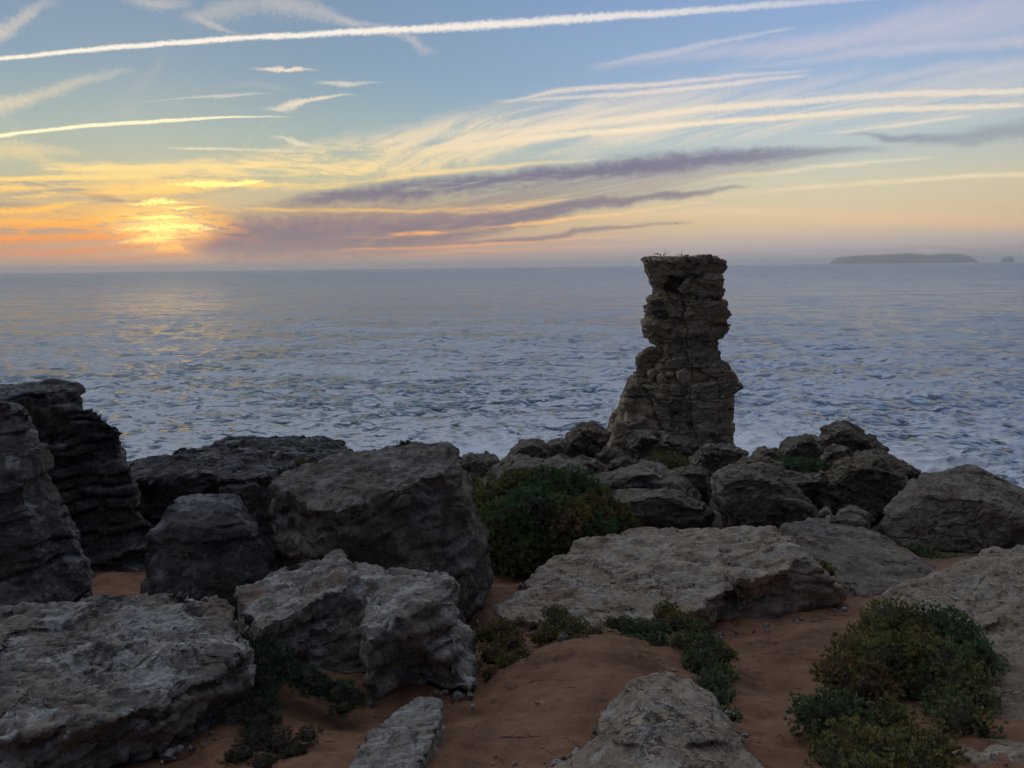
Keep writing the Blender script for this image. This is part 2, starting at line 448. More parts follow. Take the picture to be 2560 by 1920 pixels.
    # contrails
    ctr = mx(streak([(-200, 172, 6, 0.95), (0, 147, 6, 0.95), (300, 117, 7, 1.0), (600, 96, 8, 1.0), (900, 80, 10, 0.95), (1280, 58, 13, 0.85), (1600, 36, 12, 0.7), (1900, 14, 10, 0.45), (2200, -8, 8, 0.2)], 1.1, 0.3, 0.85, True),
             streak([(-150, 366, 6, 0.9), (0, 341, 6, 1.0), (110, 325, 5, 1.0), (260, 312, 6, 1.0), (420, 302, 5, 1.0), (560, 294, 4, 0.9), (690, 290, 2, 0.5)], 0.9, 0.3, 0.85, True))
    ctrc = wt.mix(wt.sstep(EL, 8, 15), lin_(252, 236, 190), lin_(236, 226, 214))
    col = over(col, ctr, ctrc)
    wt.put(go[0], col)
    wt = outer
    AZN, EL, PW, PW2, PW3 = keep
    gn = wt.new('ShaderNodeGroup')
    gn.node_tree = gtree
    for n_, v_, _ in vals:
        wt.put(gn.inputs[n_], v_)
    bg = wt.new('ShaderNodeBackground')
    wt.put(bg.inputs[0], gn.outputs[0])
    bg.inputs[1].default_value = 1.0
    return bg.outputs[0]


def pick(f, a, b):
    nd = wt.new('ShaderNodeMixShader')
    wt.put(nd.inputs[0], f)
    wt.l.new(a, nd.inputs[1])
    wt.l.new(b, nd.inputs[2])
    return nd.outputs[0]


wt.put(wbg.inputs[0], GENERAL)
wbg.inputs[1].default_value = 1.0
ES, EM = 4.4, 9.0
bands = []
for e0, e1 in ((-2, ES), (ES, EM), (EM, 26)):
    zs = [compose((a0, a1, e0, e1)) for a0, a1 in ((-41, -12), (-12, 12), (12, 41))]
    q = pick(wt.math('GREATER_THAN', AZ, -12.0), zs[0], zs[1])
    bands.append(pick(wt.math('GREATER_THAN', AZ, 12.0), q, zs[2]))
q = pick(wt.math('GREATER_THAN', EL, ES), bands[0], bands[1])
q = pick(wt.math('GREATER_THAN', EL, EM), q, bands[2])
inwin = wt.mul(wt.mul(wt.math('LESS_THAN', wt.math('ABSOLUTE', AZ), 40.0), wt.math('LESS_THAN', EL, 25.0)), wt.math('GREATER_THAN', EL, -0.5))
wt.l.new(pick(inwin, wbg.outputs[0], q), wout.inputs[0])
world.cycles.sampling_method = 'MANUAL'
world.cycles.sample_map_resolution = 512

sun_d = bpy.data.lights.new('sun', 'SUN')
sun_d.energy = 0.005
sun_d.angle = RAD(8)
sun_d.color = (1.0, 0.62, 0.32)
sun = bpy.data.objects.new('sun', sun_d)
COL.objects.link(sun)
sdir = Vector((math.sin(RAD(SUN_AZ)) * math.cos(RAD(SUN_EL)), math.cos(RAD(SUN_AZ)) * math.cos(RAD(SUN_EL)), math.sin(RAD(SUN_EL))))
sun.rotation_euler = sdir.to_track_quat('Z', 'Y').to_euler()

# ------------------------------------------------------------------ numeric helpers
RNG = np.random.default_rng(11)
_perm = np.random.default_rng(5).permutation(256)
_perm = np.concatenate([_perm, _perm]).astype(np.int32)
_g = np.random.default_rng(6).normal(size=(256, 3))
_g = (_g / np.linalg.norm(_g, axis=1)[:, None]).astype(np.float32)


def perlin(p):
    p = np.asarray(p, dtype=np.float32)
    i = np.floor(p).astype(np.int32)
    f = p - i
    i &= 255
    u = f * f * f * (f * (f * 6 - 15) + 10)
    out = np.zeros(len(p), dtype=np.float32)
    for ox in (0, 1):
        a = _perm[(i[:, 0] + ox) & 255]
        wx = u[:, 0] if ox else 1 - u[:, 0]
        for oy in (0, 1):
            b = _perm[a + ((i[:, 1] + oy) & 255)]
            wy = u[:, 1] if oy else 1 - u[:, 1]
            for oz in (0, 1):
                c = _perm[b + ((i[:, 2] + oz) & 255)]
                wz = u[:, 2] if oz else 1 - u[:, 2]
                g = _g[c]
                out += wx * wy * wz * (g[:, 0] * (f[:, 0] - ox) + g[:, 1] * (f[:, 1] - oy) + g[:, 2] * (f[:, 2] - oz))
    return out * 1.6


def fbm(p, octs=4, gain=0.5, lac=2.03):
    r = 0
    a = 1.0
    for o in range(octs):
        r = r + a * perlin(p * (lac ** o) + 17.3 * o)
        a *= gain
    return r


def cells(p, seed=0):
    """fracture cells: (value of the cell a point lies in, tilt vector of that cell, nearness of its border)"""
    p = np.asarray(p, dtype=np.float32)
    b0 = np.floor(p - 0.5).astype(np.int32)
    f1 = np.full(len(p), 9.0, dtype=np.float32)
    f2 = f1.copy()
    cid = np.zeros(len(p), dtype=np.int32)
    rel = np.zeros_like(p)
    for ox in (0, 1):
        for oy in (0, 1):
            for oz in (0, 1):
                g = b0 + np.array([ox, oy, oz], dtype=np.int32)
                h = _perm[(_perm[(_perm[(g[:, 0] + seed) & 255] + g[:, 1]) & 255] + g[:, 2]) & 255]
                d = p - (g + 0.5 + 0.38 * _g[h])
                dd = np.einsum('ij,ij->i', d, d)
                new = dd < f1
                f2 = np.where(new, f1, np.minimum(f2, dd))
                f1 = np.where(new, dd, f1)
                cid = np.where(new, h, cid)
                rel = np.where(new[:, None], d, rel)
    rnd = _g[(cid * 7 + 13) & 255]
    tilt = np.einsum('ij,ij->i', rel, _g[(cid * 3 + 101) & 255])
    return rnd[:, 0], tilt, np.sqrt(f2) - np.sqrt(f1)


def sst(x, a, b):
    t = np.clip((x - a) / (b - a), 0, 1)
    return t * t * (3 - 2 * t)


def terrace(v, n, sharp=0.8):
    """steps of height 1/n with steep risers"""
    q = v * n
    i = np.floor(q)
    return (i + sst(q - i, sharp, 1.0)) / n


def mesh_np(name, V, Fq, smooth=True):
    me = bpy.data.meshes.new(name)
    V = np.asarray(V, dtype=np.float32)
    Fq = np.asarray(Fq, dtype=np.int32)
    k = Fq.shape[1]
    me.vertices.add(len(V))
    me.vertices.foreach_set('co', V.ravel())
    me.loops.add(Fq.size)
    me.loops.foreach_set('vertex_index', Fq.ravel())
    me.polygons.add(len(Fq))
    me.polygons.foreach_set('loop_start', np.arange(0, Fq.size, k, dtype=np.int32))
    me.polygons.foreach_set('loop_total', np.full(len(Fq), k, dtype=np.int32))
    me.polygons.foreach_set('use_smooth', np.full(len(Fq), smooth, dtype=bool))
    me.update(calc_edges=True)
    return me


def obj(name, me, mat=None, parent=None, label=None, cat=None, group=None, kind=None):
    o = bpy.data.objects.new(name, me)
    COL.objects.link(o)
    if mat is not None and me is not None:
        me.materials.clear()
        me.materials.append(mat)
    if parent is not None:
        o.parent = parent
    for k, v in (('label', label), ('category', cat), ('group', group), ('kind', kind)):
        if v:
            o[k] = v
    return o


def empty(name, loc, label, cat, group=None):
    o = obj(name, None, None, None, label, cat, group)
    o.location = loc
    o.empty_display_size = 0.2
    return o


def child(name, me, mat, parent, kind=None, label=None):
    """mesh in world coordinates under an unrotated empty"""
    o = obj(name, me, mat, parent, label, None, None, kind)
    o.matrix_parent_inverse = Matrix.Translation(-Vector(parent.location))
    return o


# ------------------------------------------------------------------ materials
def material(name):
    m = bpy.data.materials.new(name)
    m.use_nodes = True
    t = NT(m.node_tree)
    b = t.n.get('Principled BSDF')
    b.inputs['Roughness'].default_value = 0.9
    if 'Specular IOR Level' in b.inputs:
        b.inputs['Specular IOR Level'].default_value = 0.25
    return m, t, b


def rock_material(name, lo, mid, hi, pale=(0.40, 0.39, 0.37), dark=(0.055, 0.05, 0.045), pale_amt=0.5, dark_amt=0.5,
                  stain=0.35, k=1.0, bump=1.0, axis=(0, 0, 1), band=0.25, sandy=0.0):
    """k: size of the features (1 = a rock a few metres off)"""
    m, t, b = material(name)
    g = t.new('ShaderNodeNewGeometry')
    pos = g.outputs['Position']
    nz = t.sep(g.outputs['Normal'])[2]
    p = t.vmath('SCALE', pos, s=1.0 / k)
    n1 = t.noise(p, 1.1, 6, 0.6, 0.3)
    n2 = t.noise(p, 5.5, 8, 0.68, 0.2)
    n3 = t.noise(p, 23.0, 6, 0.7)
    n4 = t.noise(p, 2.6, 7, 0.62, 1.2)
    v = t.add(t.mul(n1, 0.45), t.add(t.mul(n2, 0.35), t.mul(n3, 0.2)))
    c = t.ramp(v, [(0.34, lo), (0.5, mid), (0.66, hi)])
    # mineral grain and small crusts
    gr = t.add(t.mul(n3, 0.55), t.mul(t.noise(p, 70.0, 4, 0.7), 0.45))
    # bedding colour
    ax = Vector(axis).normalized()
    s = t.vmath('DOT_PRODUCT', p, tuple(ax))
    s = t.add(s, t.mul(n1, 0.35))
    bn = t.noise(t.xyz(t.mul(s, 9.0), t.mul(n1, 1.5), 0.0), 1.0, 5, 0.7)
    c = t.mix(t.mul(t.sstep(bn, 0.42, 0.62), band), c, t.vmath('MULTIPLY', c, (0.55, 0.53, 0.52)))
    # open bedding joints
    bl = t.noise(t.xyz(t.mul(s, 4.2), t.mul(n1, 2.0), t.mul(n4, 0.8)), 1.0, 3, 0.55)
    jn = t.mul(t.sstep(t.math('ABSOLUTE', t.sub(bl, 0.5)), 0.016, 0.0), t.sstep(n2, 0.42, 0.55))
    c = t.mix(t.mul(jn, 0.7), c, (0.04, 0.034, 0.03))
    # iron stain
    st = t.sstep(t.noise(p, 0.9, 5, 0.6, 0.8), 0.56, 0.70, 0.0, stain)
    c = t.mix(st, c, (0.27, 0.145, 0.07))
    up = t.sstep(nz, 0.15, 0.75)
    # dark lichen, in crusts with ragged rims
    dm = t.mul(t.sstep(t.add(t.mul(n4, 0.8), t.mul(n3, 0.2)), 0.52, 0.585), dark_amt)
    c = t.mix(dm, c, dark)
    # pale crusts on upward and exposed faces
    pl = t.add(t.mul(t.noise(p, 2.3, 8, 0.66, 0.8), 0.8), t.mul(n3, 0.2))
    pm = t.mul(t.sstep(pl, 0.505, 0.575), t.mul(t.lin(up, 0, 1, 0.35, 1.0), pale_amt))
    c = t.mix(pm, c, pale)
    sp = t.sstep(t.noise(p, 46.0, 3, 0.7), 0.64, 0.70, 0.0, 0.55 * pale_amt)
    c = t.mix(sp, c, pale)
    if sandy > 0:
        sm = t.mul(t.sstep(t.noise(p, 1.7, 5, 0.6, 0.5), 0.57, 0.66), t.mul(up, sandy))
        c = t.mix(sm, c, (0.30, 0.165, 0.095))
    gv = t.mul(t.lin(gr, 0.36, 0.64, 0.76, 1.22), t.lin(n2, 0.35, 0.65, 0.84, 1.14))
    c = t.vmath('MULTIPLY', c, t.xyz(gv, gv, gv))
    t.put(b.inputs['Base Color'], c)
    b.inputs['Roughness'].default_value = 0.88
    # relief
    vor = t.new('ShaderNodeTexVoronoi', feature='DISTANCE_TO_EDGE')
    t.put(vor.inputs['Vector'], t.vmath('MULTIPLY', t.vmath('ADD', p, t.vmath('SCALE', t.noise(p, 4.0, 3, out='Color'), s=0.25)), (1, 1, 2.2)))
    vor.inputs['Scale'].default_value = 3.1
    crack = t.sstep(vor.outputs['Distance'], 0.0, 0.05)
    h = t.add(t.mul(n2, 0.55), t.add(t.mul(n3, 0.28), t.mul(bn, 0.25)))
    h = t.add(h, t.sub(t.mul(crack, 0.10), t.mul(jn, 0.35)))
    h = t.add(h, t.mul(t.noise(p, 85.0, 4, 0.7), 0.10))
    bp = t.new('ShaderNodeBump')
    bp.inputs['Strength'].default_value = 0.85 * bump
    bp.inputs['Distance'].default_value = 0.07 * k
    t.put(bp.inputs['Height'], h)
    t.l.new(bp.outputs[0], b.inputs['Normal'])
    return m


M = {}
M['near'] = rock_material('near_rock', (0.175, 0.148, 0.121), (0.331, 0.289, 0.242), (0.505, 0.455, 0.391), pale=(0.54, 0.52, 0.485), pale_amt=0.85, dark_amt=0.6, stain=0.30, k=0.8, sandy=0.5)
M['slab'] = rock_material('slab_rock', (0.266, 0.194, 0.134), (0.456, 0.346, 0.248), (0.628, 0.499, 0.367), pale=(0.54, 0.50, 0.46), pale_amt=0.55, dark_amt=0.25, stain=0.35, k=0.9, sandy=0.55, bump=1.2)
M['dark'] = rock_material('dark_rock', (0.081, 0.076, 0.076), (0.149, 0.140, 0.131), (0.235, 0.217, 0.200), pale=(0.46, 0.455, 0.46), pale_amt=0.5, dark_amt=0.6, stain=0.18, k=1.1, band=0.4)
M['big'] = rock_material('boulder_rock', (0.120, 0.100, 0.080), (0.215, 0.181, 0.146), (0.319, 0.274, 0.215), pale=(0.46, 0.445, 0.42), pale_amt=0.4, dark_amt=0.55, stain=0.2, k=1.2, band=0.3)
M['mid'] = rock_material('midfield_rock', (0.153, 0.122, 0.088), (0.272, 0.216, 0.156), (0.397, 0.322, 0.235), pale=(0.36, 0.34, 0.32), pale_amt=0.35, dark_amt=0.55, stain=0.25, k=1.6, band=0.45, bump=1.2)
M['tilt'] = rock_material('tilted_rock', (0.158, 0.116, 0.078), (0.267, 0.203, 0.134), (0.387, 0.299, 0.201), pale=(0.36, 0.34, 0.32), pale_amt=0.25, dark_amt=0.5, stain=0.3, k=2.2, band=0.6, axis=(0.35, 0.15, 1), bump=1.3)
M['right'] = rock_material('right_rock', (0.240, 0.178, 0.122), (0.386, 0.293, 0.203), (0.531, 0.416, 0.296), pale=(0.42, 0.40, 0.38), pale_amt=0.35, dark_amt=0.45, stain=0.65, k=0.9, sandy=0.35)
M['stack'] = rock_material('stack_rock', (0.335, 0.240, 0.150), (0.551, 0.407, 0.260), (0.765, 0.583, 0.384), pale=(0.38, 0.35, 0.31), pale_amt=0.5, dark_amt=0.6, stain=0.35, k=7.0, band=0.5, bump=1.0)
M['stone'] = rock_material('pale_stone', (0.188, 0.161, 0.131), (0.292, 0.256, 0.211), (0.395, 0.356, 0.297), pale=(0.55, 0.54, 0.53), pale_amt=0.4, dark_amt=0.75, stain=0.1, k=0.35, band=0.15)
M['far'] = rock_material('island_rock', (0.20, 0.185, 0.17), (0.27, 0.25, 0.23), (0.34, 0.32, 0.29), k=120, bump=0.3)

# sand
m, t, b = material('sand')
g = t.new('ShaderNodeNewGeometry')
p = g.outputs['Position']
n1 = t.noise(p, 1.6, 7, 0.66, 0.6)
n2 = t.noise(p, 9.0, 6, 0.7)
n3 = t.noise(p, 90.0, 3, 0.7)
c = t.ramp(t.add(t.mul(n1, 0.55), t.add(t.mul(n2, 0.25), t.mul(n3, 0.2))), [(0.36, (0.115, 0.055, 0.032)), (0.5, (0.245, 0.118, 0.064)), (0.64, (0.36, 0.19, 0.108))])
# plant litter lying in patches
lit = t.mul(t.sstep(t.noise(p, 2.3, 4, 0.6, 0.8), 0.56, 0.68), t.sstep(t.noise(t.vmath('MULTIPLY', p, (14, 48, 30)), 1.0, 4, 0.7, 1.0), 0.50, 0.62))
c = t.mix(t.mul(lit, 0.75), c, (0.055, 0.035, 0.025))
peb = t.sstep(t.noise(p, 55.0, 2, 0.5), 0.70, 0.76)
c = t.mix(t.mul(peb, 0.5), c, (0.33, 0.27, 0.22))
# bare rock takes over down the slope
yy = t.sep(p)[1]
rk = t.sstep(t.add(yy, t.mul(n1, 4.0)), 12.5, 15.5)
rc = t.ramp(t.add(t.mul(n1, 0.5), t.mul(n2, 0.5)), [(0.36, (0.06, 0.05, 0.042)), (0.5, (0.115, 0.098, 0.082)), (0.64, (0.17, 0.148, 0.125))])
c = t.mix(rk, c, rc)
t.put(b.inputs['Base Color'], c)
bp = t.new('ShaderNodeBump')
bp.inputs['Strength'].default_value = 0.7
bp.inputs['Distance'].default_value = 0.03
t.put(bp.inputs['Height'], t.add(t.mul(n2, 0.7), t.add(t.mul(n3, 0.15), t.mul(lit, 0.25))))
t.l.new(bp.outputs[0], b.inputs['Normal'])
M['sand'] = m


def foliage_material(name, cols):
    m, t, b = material(name)
    at = t.new('ShaderNodeAttribute')
    at.attribute_name = 'tint'
    s = t.sep(at.outputs['Vector'])
    c = t.ramp(s[0], cols)
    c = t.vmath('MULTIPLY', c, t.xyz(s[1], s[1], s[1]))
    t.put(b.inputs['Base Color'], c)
    b.inputs['Roughness'].default_value = 0.6
    b.inputs['Specular IOR Level'].default_value = 0.25
    return m


M['leaf'] = foliage_material('cushion_leaves', [(0.0, (0.235, 0.113, 0.057)), (0.16, (0.273, 0.193, 0.075)), (0.34, (0.310, 0.271, 0.093)), (0.6, (0.211, 0.248, 0.099)), (0.82, (0.137, 0.214, 0.087)), (1.0, (0.187, 0.248, 0.128))])
M['bushleaf'] = foliage_material('bush_leaves', [(0.0, (0.306, 0.202, 0.082)), (0.3, (0.278, 0.248, 0.088)), (0.55, (0.190, 0.263, 0.088)), (0.8, (0.124, 0.232, 0.082)), (1.0, (0.175, 0.280, 0.136))])
M['creep'] = foliage_material('creeper_leaves', [(0.0, (0.120, 0.066, 0.042)), (0.3, (0.078, 0.090, 0.042)), (1.0, (0.054, 0.102, 0.054))])
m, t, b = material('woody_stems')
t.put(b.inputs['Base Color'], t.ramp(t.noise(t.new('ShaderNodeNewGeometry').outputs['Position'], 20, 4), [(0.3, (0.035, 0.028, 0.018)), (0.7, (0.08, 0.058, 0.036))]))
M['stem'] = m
m, t, b = material('dry_grass')
t.put(b.inputs['Base Color'], t.ramp(t.noise(t.new('ShaderNodeNewGeometry').outputs['Position'], 6, 3), [(0.3, (0.17, 0.18, 0.10)), (0.7, (0.32, 0.26, 0.16))]))
M['straw'] = m
m, t, b = material('dead_twig')
t.put(b.inputs['Base Color'], t.ramp(t.noise(t.new('ShaderNodeNewGeometry').outputs['Position'], 30, 3), [(0.3, (0.10, 0.075, 0.055)), (0.7, (0.24, 0.19, 0.15))]))
M['twig'] = m
m, t, b = material('white_scrap')
t.put(b.inputs['Base Color'], t.ramp(t.noise(t.new('ShaderNodeNewGeometry').outputs['Position'], 40, 3), [(0.3, (0.55, 0.55, 0.54)), (0.7, (0.8, 0.8, 0.79))]))
M['white'] = m
m, t, b = material('gull_feathers')
t.put(b.inputs['Base Color'], t.ramp(t.noise(t.new('ShaderNodeNewGeometry').outputs['Position'], 3, 2), [(0.3, (0.06, 0.055, 0.05)), (0.7, (0.12, 0.11, 0.10))]))
M['gull'] = m
m, t, b = material('lighthouse_paint')
t.put(b.inputs['Base Color'], t.ramp(t.noise(t.new('ShaderNodeNewGeometry').outputs['Position'], 0.2, 2), [(0.3, (0.3, 0.3, 0.3)), (0.7, (0.4, 0.4, 0.4))]))
M['tower'] = m

# sea
m, t, b = material('sea_water')
g = t.new('ShaderNodeNewGeometry')
pos = g.outputs['Position']
r = t.vmath('LENGTH', t.vmath('MULTIPLY', pos, (1, 1, 0)))
at = t.new('ShaderNodeAttribute')
at.attribute_name = 'foam'
fo = at.outputs['Fac']
big = t.noise(t.vmath('MULTIPLY', pos, (0.004, 0.012, 0.0)), 1.0, 4, 0.6, 0.4)
lace = t.noise(t.vmath('MULTIPLY', pos, (0.5, 0.75, 0.5)), 1.0, 9, 0.72, 1.6)
fm = t.sstep(t.add(fo, t.mul(t.sub(lace, 0.5), 1.5)), 0.42, 0.68)
wc = t.ramp(t.lin(r, 70, 400), [(0, (0.065, 0.105, 0.125)), (0.3, (0.07, 0.105, 0.155)), (1, (0.07, 0.105, 0.165))])
c = t.mix(fm, wc, (0.86, 0.87, 0.88))
t.put(b.inputs['Base Color'], c)
b.inputs['IOR'].default_value = 5.0
b.inputs['Specular Tint'].default_value = (0.93, 0.95, 1.0, 1)
b.inputs['Specular IOR Level'].default_value = 0.5
rr = t.add(t.ramp(t.lin(r, 60, 2500), [(0, (0.12,) * 3), (0.15, (0.18,) * 3), (0.5, (0.28,) * 3), (1, (0.36,) * 3)]), t.mul(t.sub(big, 0.5), 0.10))
rr = t.math('MAXIMUM', rr, t.mul(fm, 0.8))
t.put(b.inputs['Roughness'], rr)
# unresolved wavelets as a spread of slopes, from wave groups down to ripples
def slope(sx, sy, w, det, ro):
    nc = t.noise(t.vmath('MULTIPLY', t.vmath('ADD', pos, (w, w * 2, 0)), (sx, sy, 0.0)), 1.0, det, ro, 0.4, out='Color')
    return t.vmath('SUBTRACT', nc, (0.5, 0.5, 0.5))
sl = t.vmath('ADD', t.vmath('SCALE', slope(0.42, 0.85, 0.0, 3, 0.65), s=2.0), t.vmath('SCALE', slope(0.018, 0.06, 900.0, 4, 0.7), s=1.7))
sl = t.vmath('ADD', sl, t.vmath('SCALE', slope(0.11, 0.26, 400.0, 2, 0.65), s=1.5))
wind = t.lin(t.noise(t.vmath('MULTIPLY', pos, (0.006, 0.016, 0.0)), 1.0, 3, 0.6, 0.6), 0.35, 0.65, 0.7, 1.2)
sl = t.vmath('SCALE', t.vmath('MULTIPLY', sl, (0.6, 1.25, 0.0)), s=wind)
nrm = t.vmath('NORMALIZE', t.vmath('ADD', g.outputs['Normal'], sl))
t.l.new(nrm, b.inputs['Normal'])
M['sea'] = m

# ------------------------------------------------------------------ ground
def ground_z(x, y):
    """height of the sandy slope, absolute"""
    x = np.asarray(x, dtype=np.float64)
    y = np.asarray(y, dtype=np.float64)
    yy = np.where(y > 0, y, 0.35 * y)
    z = EYE - 1.42 - 0.28 * yy
    # mound with plants between the slab and the dome rock; path left of it; hollow on the right
    gau = lambda cx, cy, sx, sy: np.exp(-((x - cx) / sx) ** 2 - ((y - cy) / sy) ** 2)
    z = z + 0.17 * gau(0.70, 5.4, 0.75, 0.9) - 0.16 * gau(-0.35, 6.2, 0.35, 1.6) - 0.14 * gau(1.75, 5.0, 0.5, 1.3)
    z = z - 0.10 * gau(-0.6, 4.3, 0.5, 0.6)
    rr = np.sqrt(x * x + y * y)
    edge = 43 + 3 * np.sin(np.arctan2(x, y) * 5.0) + 2 * np.sin(np.arctan2(x, y) * 11 + 1)
    z = np.where(y > 0, z - 20 * sst(rr, edge - 3, edge + 10), z)
    return z


def build_ground():
    ang = np.concatenate([np.linspace(-180, -50, 30, endpoint=False), np.linspace(-46, 46, 270, endpoint=False), np.linspace(50, 180, 30, endpoint=False)])
    rad = np.concatenate([[0.4, 0.9, 1.5], np.concatenate([np.geomspace(2.0, 10, 260, endpoint=False), np.geomspace(10, 62, 110)]), [75, 100]])
    A, R = np.meshgrid(np.radians(ang), rad)
    x = R * np.sin(A)
    y = R * np.cos(A)
    z = ground_z(x, y)
    flat = np.stack([x.ravel(), y.ravel(), np.zeros(x.size)], 1)
    n = fbm(flat * 1.3, 4).reshape(x.shape) * 0.055 + fbm(flat * 4.5 + 9, 4, 0.6).reshape(x.shape) * 0.022
    rf = np.random.default_rng(77)
    for _ in range(110):
        cx, cy = rf.uniform(-2.5, 3.0), rf.uniform(3.0, 9.0)
        sx, sy, hh_ = rf.uniform(0.05, 0.14), rf.uniform(0.05, 0.16), rf.uniform(-0.035, 0.014)
        n = n + hh_ * np.exp(-((x - cx) / sx) ** 2 - ((y - cy) / sy) ** 2)
    rough = sst(y, 12, 17)
    n = n + rough * fbm(flat * 0.5 + 3, 5, 0.55).reshape(x.shape) * 0.9
    z = z + n
    V = np.stack([x.ravel(), y.ravel(), z.ravel()], 1)
    nr, na = R.shape
    I = np.arange(nr - 1)[:, None] * na + np.arange(na)[None, :]
    J = np.roll(I, -1, axis=1)
    Fq = np.stack([I, J, J + na, I + na], -1).reshape(-1, 4)[:, ::-1]
    V = np.vstack([V, [[0, 0, V[:na, 2].mean()]]])
    me = mesh_np('ground', V, Fq)
    obj('ground', me, M['sand'], label='reddish sandy slope with scattered plant litter between the boulders', kind='structure')


# ------------------------------------------------------------------ rocks
def hull_raw(pts):
    bm = bmesh.new()
    vs = [bm.verts.new(tuple(p)) for p in pts]
    res = bmesh.ops.convex_hull(bm, input=vs)
    kill = [e for e in res['geom_interior'] if isinstance(e, bmesh.types.BMVert)]
    if kill:
        bmesh.ops.delete(bm, geom=list(set(kill)), context='VERTS')
    loose = [v for v in bm.verts if not v.link_faces]
    if loose:
        bmesh.ops.delete(bm, geom=loose, context='VERTS')
    bmesh.ops.recalc_face_normals(bm, faces=bm.faces)
    bm.verts.index_update()
    V = [tuple(v.co) for v in bm.verts]
    Fs = [tuple(v.index for v in f.verts) for f in bm.faces]
    bm.free()
    return V, Fs


def slab(top, drop, flare=1.0, sink=None):
    T = np.array([P(*q) for q in top])
    c = T.mean(0)
    B = T.copy()
    B[:, :2] = c[:2] + (T[:, :2] - c[:2]) * flare
    B[:, 2] = T[:, 2] - drop
    return np.vstack([T, B])


def pts(lst):
    return np.array([P(*q) for q in lst])


def boulder(outline, Y, thick, bulge=0.5, dropm=0.4, shrink=0.66):
    """silhouette at depth Y, fuller towards the viewer, tapering behind"""
    o = np.array(outline, dtype=float)
    c = o.mean(0)
    h = o[:, 1].max() - o[:, 1].min()
    a = [P(x, y, Y) for x, y in o]
    f = [P(*(c + (q - c) * 0.78 + np.array([0, 0.16 * h])), Y - thick * bulge) for q in o]
    bk = [P(*(c + (q - c) * 0.8 + np.array([0, 0.03 * h])), Y + thick) for q in o]
    low = []
    for x, y in o:
        if y > c[1] + 0.15 * h:
            q = P(x, y, Y)
            q[2] -= dropm
            low.append(q)
    return np.array(a + f + bk + low)


def ring(y, xl, xr, Yc, depth, n=10, jit=0.13, seed=0):
    r = np.random.default_rng(int(seed * 131 + y * 7 + xl))
    L, R_ = P(xl, y, Yc), P(xr, y, Yc)
    cx, hw = (L[0] + R_[0]) / 2, (R_[0] - L[0]) / 2
    out = []
    for i in range(n):
        a = 2 * math.pi * i / n
        ca, sa = math.cos(a), math.sin(a)
        e = 0.48
        x = cx + hw * math.copysign(abs(ca) ** e, ca) * (1 + (r.uniform(-jit, jit) if abs(ca) < 0.95 else 0))
        yv = Yc + depth / 2 * math.copysign(abs(sa) ** e, sa) * (1 + r.uniform(-jit, jit))
        out.append((x, yv, (L[2] + R_[2]) / 2))
    return out


def remeshed(hulls, vox, smooth_it):
    V, Fs = [], []
    for h in hulls:
        v, f = hull_raw(h)
        off = len(V)
        V += v
        Fs += [tuple(i + off for i in q) for q in f]
    me = bpy.data.meshes.new('tmp')
    me.from_pydata(V, [], Fs)
    o = bpy.data.objects.new('tmp', me)
    COL.objects.link(o)
    md = o.modifiers.new('r', 'REMESH')
    md.mode = 'VOXEL'
    md.voxel_size = vox
    if smooth_it:
        ms = o.modifiers.new('s', 'SMOOTH')
        ms.factor = 0.5
        ms.iterations = smooth_it
    dg = bpy.context.evaluated_depsgraph_get()
    res = bpy.data.meshes.new_from_object(o.evaluated_get(dg))
    bpy.data.objects.remove(o)
    bpy.data.meshes.remove(me)
    return res


def get_co(me):
    a = np.empty(len(me.vertices) * 3, dtype=np.float32)
    me.vertices.foreach_get('co', a)
    return a.reshape(-1, 3)


def get_no(me):
    a = np.empty(len(me.vertices) * 3, dtype=np.float32)
    me.vertex_normals.foreach_get('vector', a)
    return a.reshape(-1, 3)


def set_co(me, c):
    me.vertices.foreach_set('co', np.ascontiguousarray(c, dtype=np.float32).ravel())
    me.update()


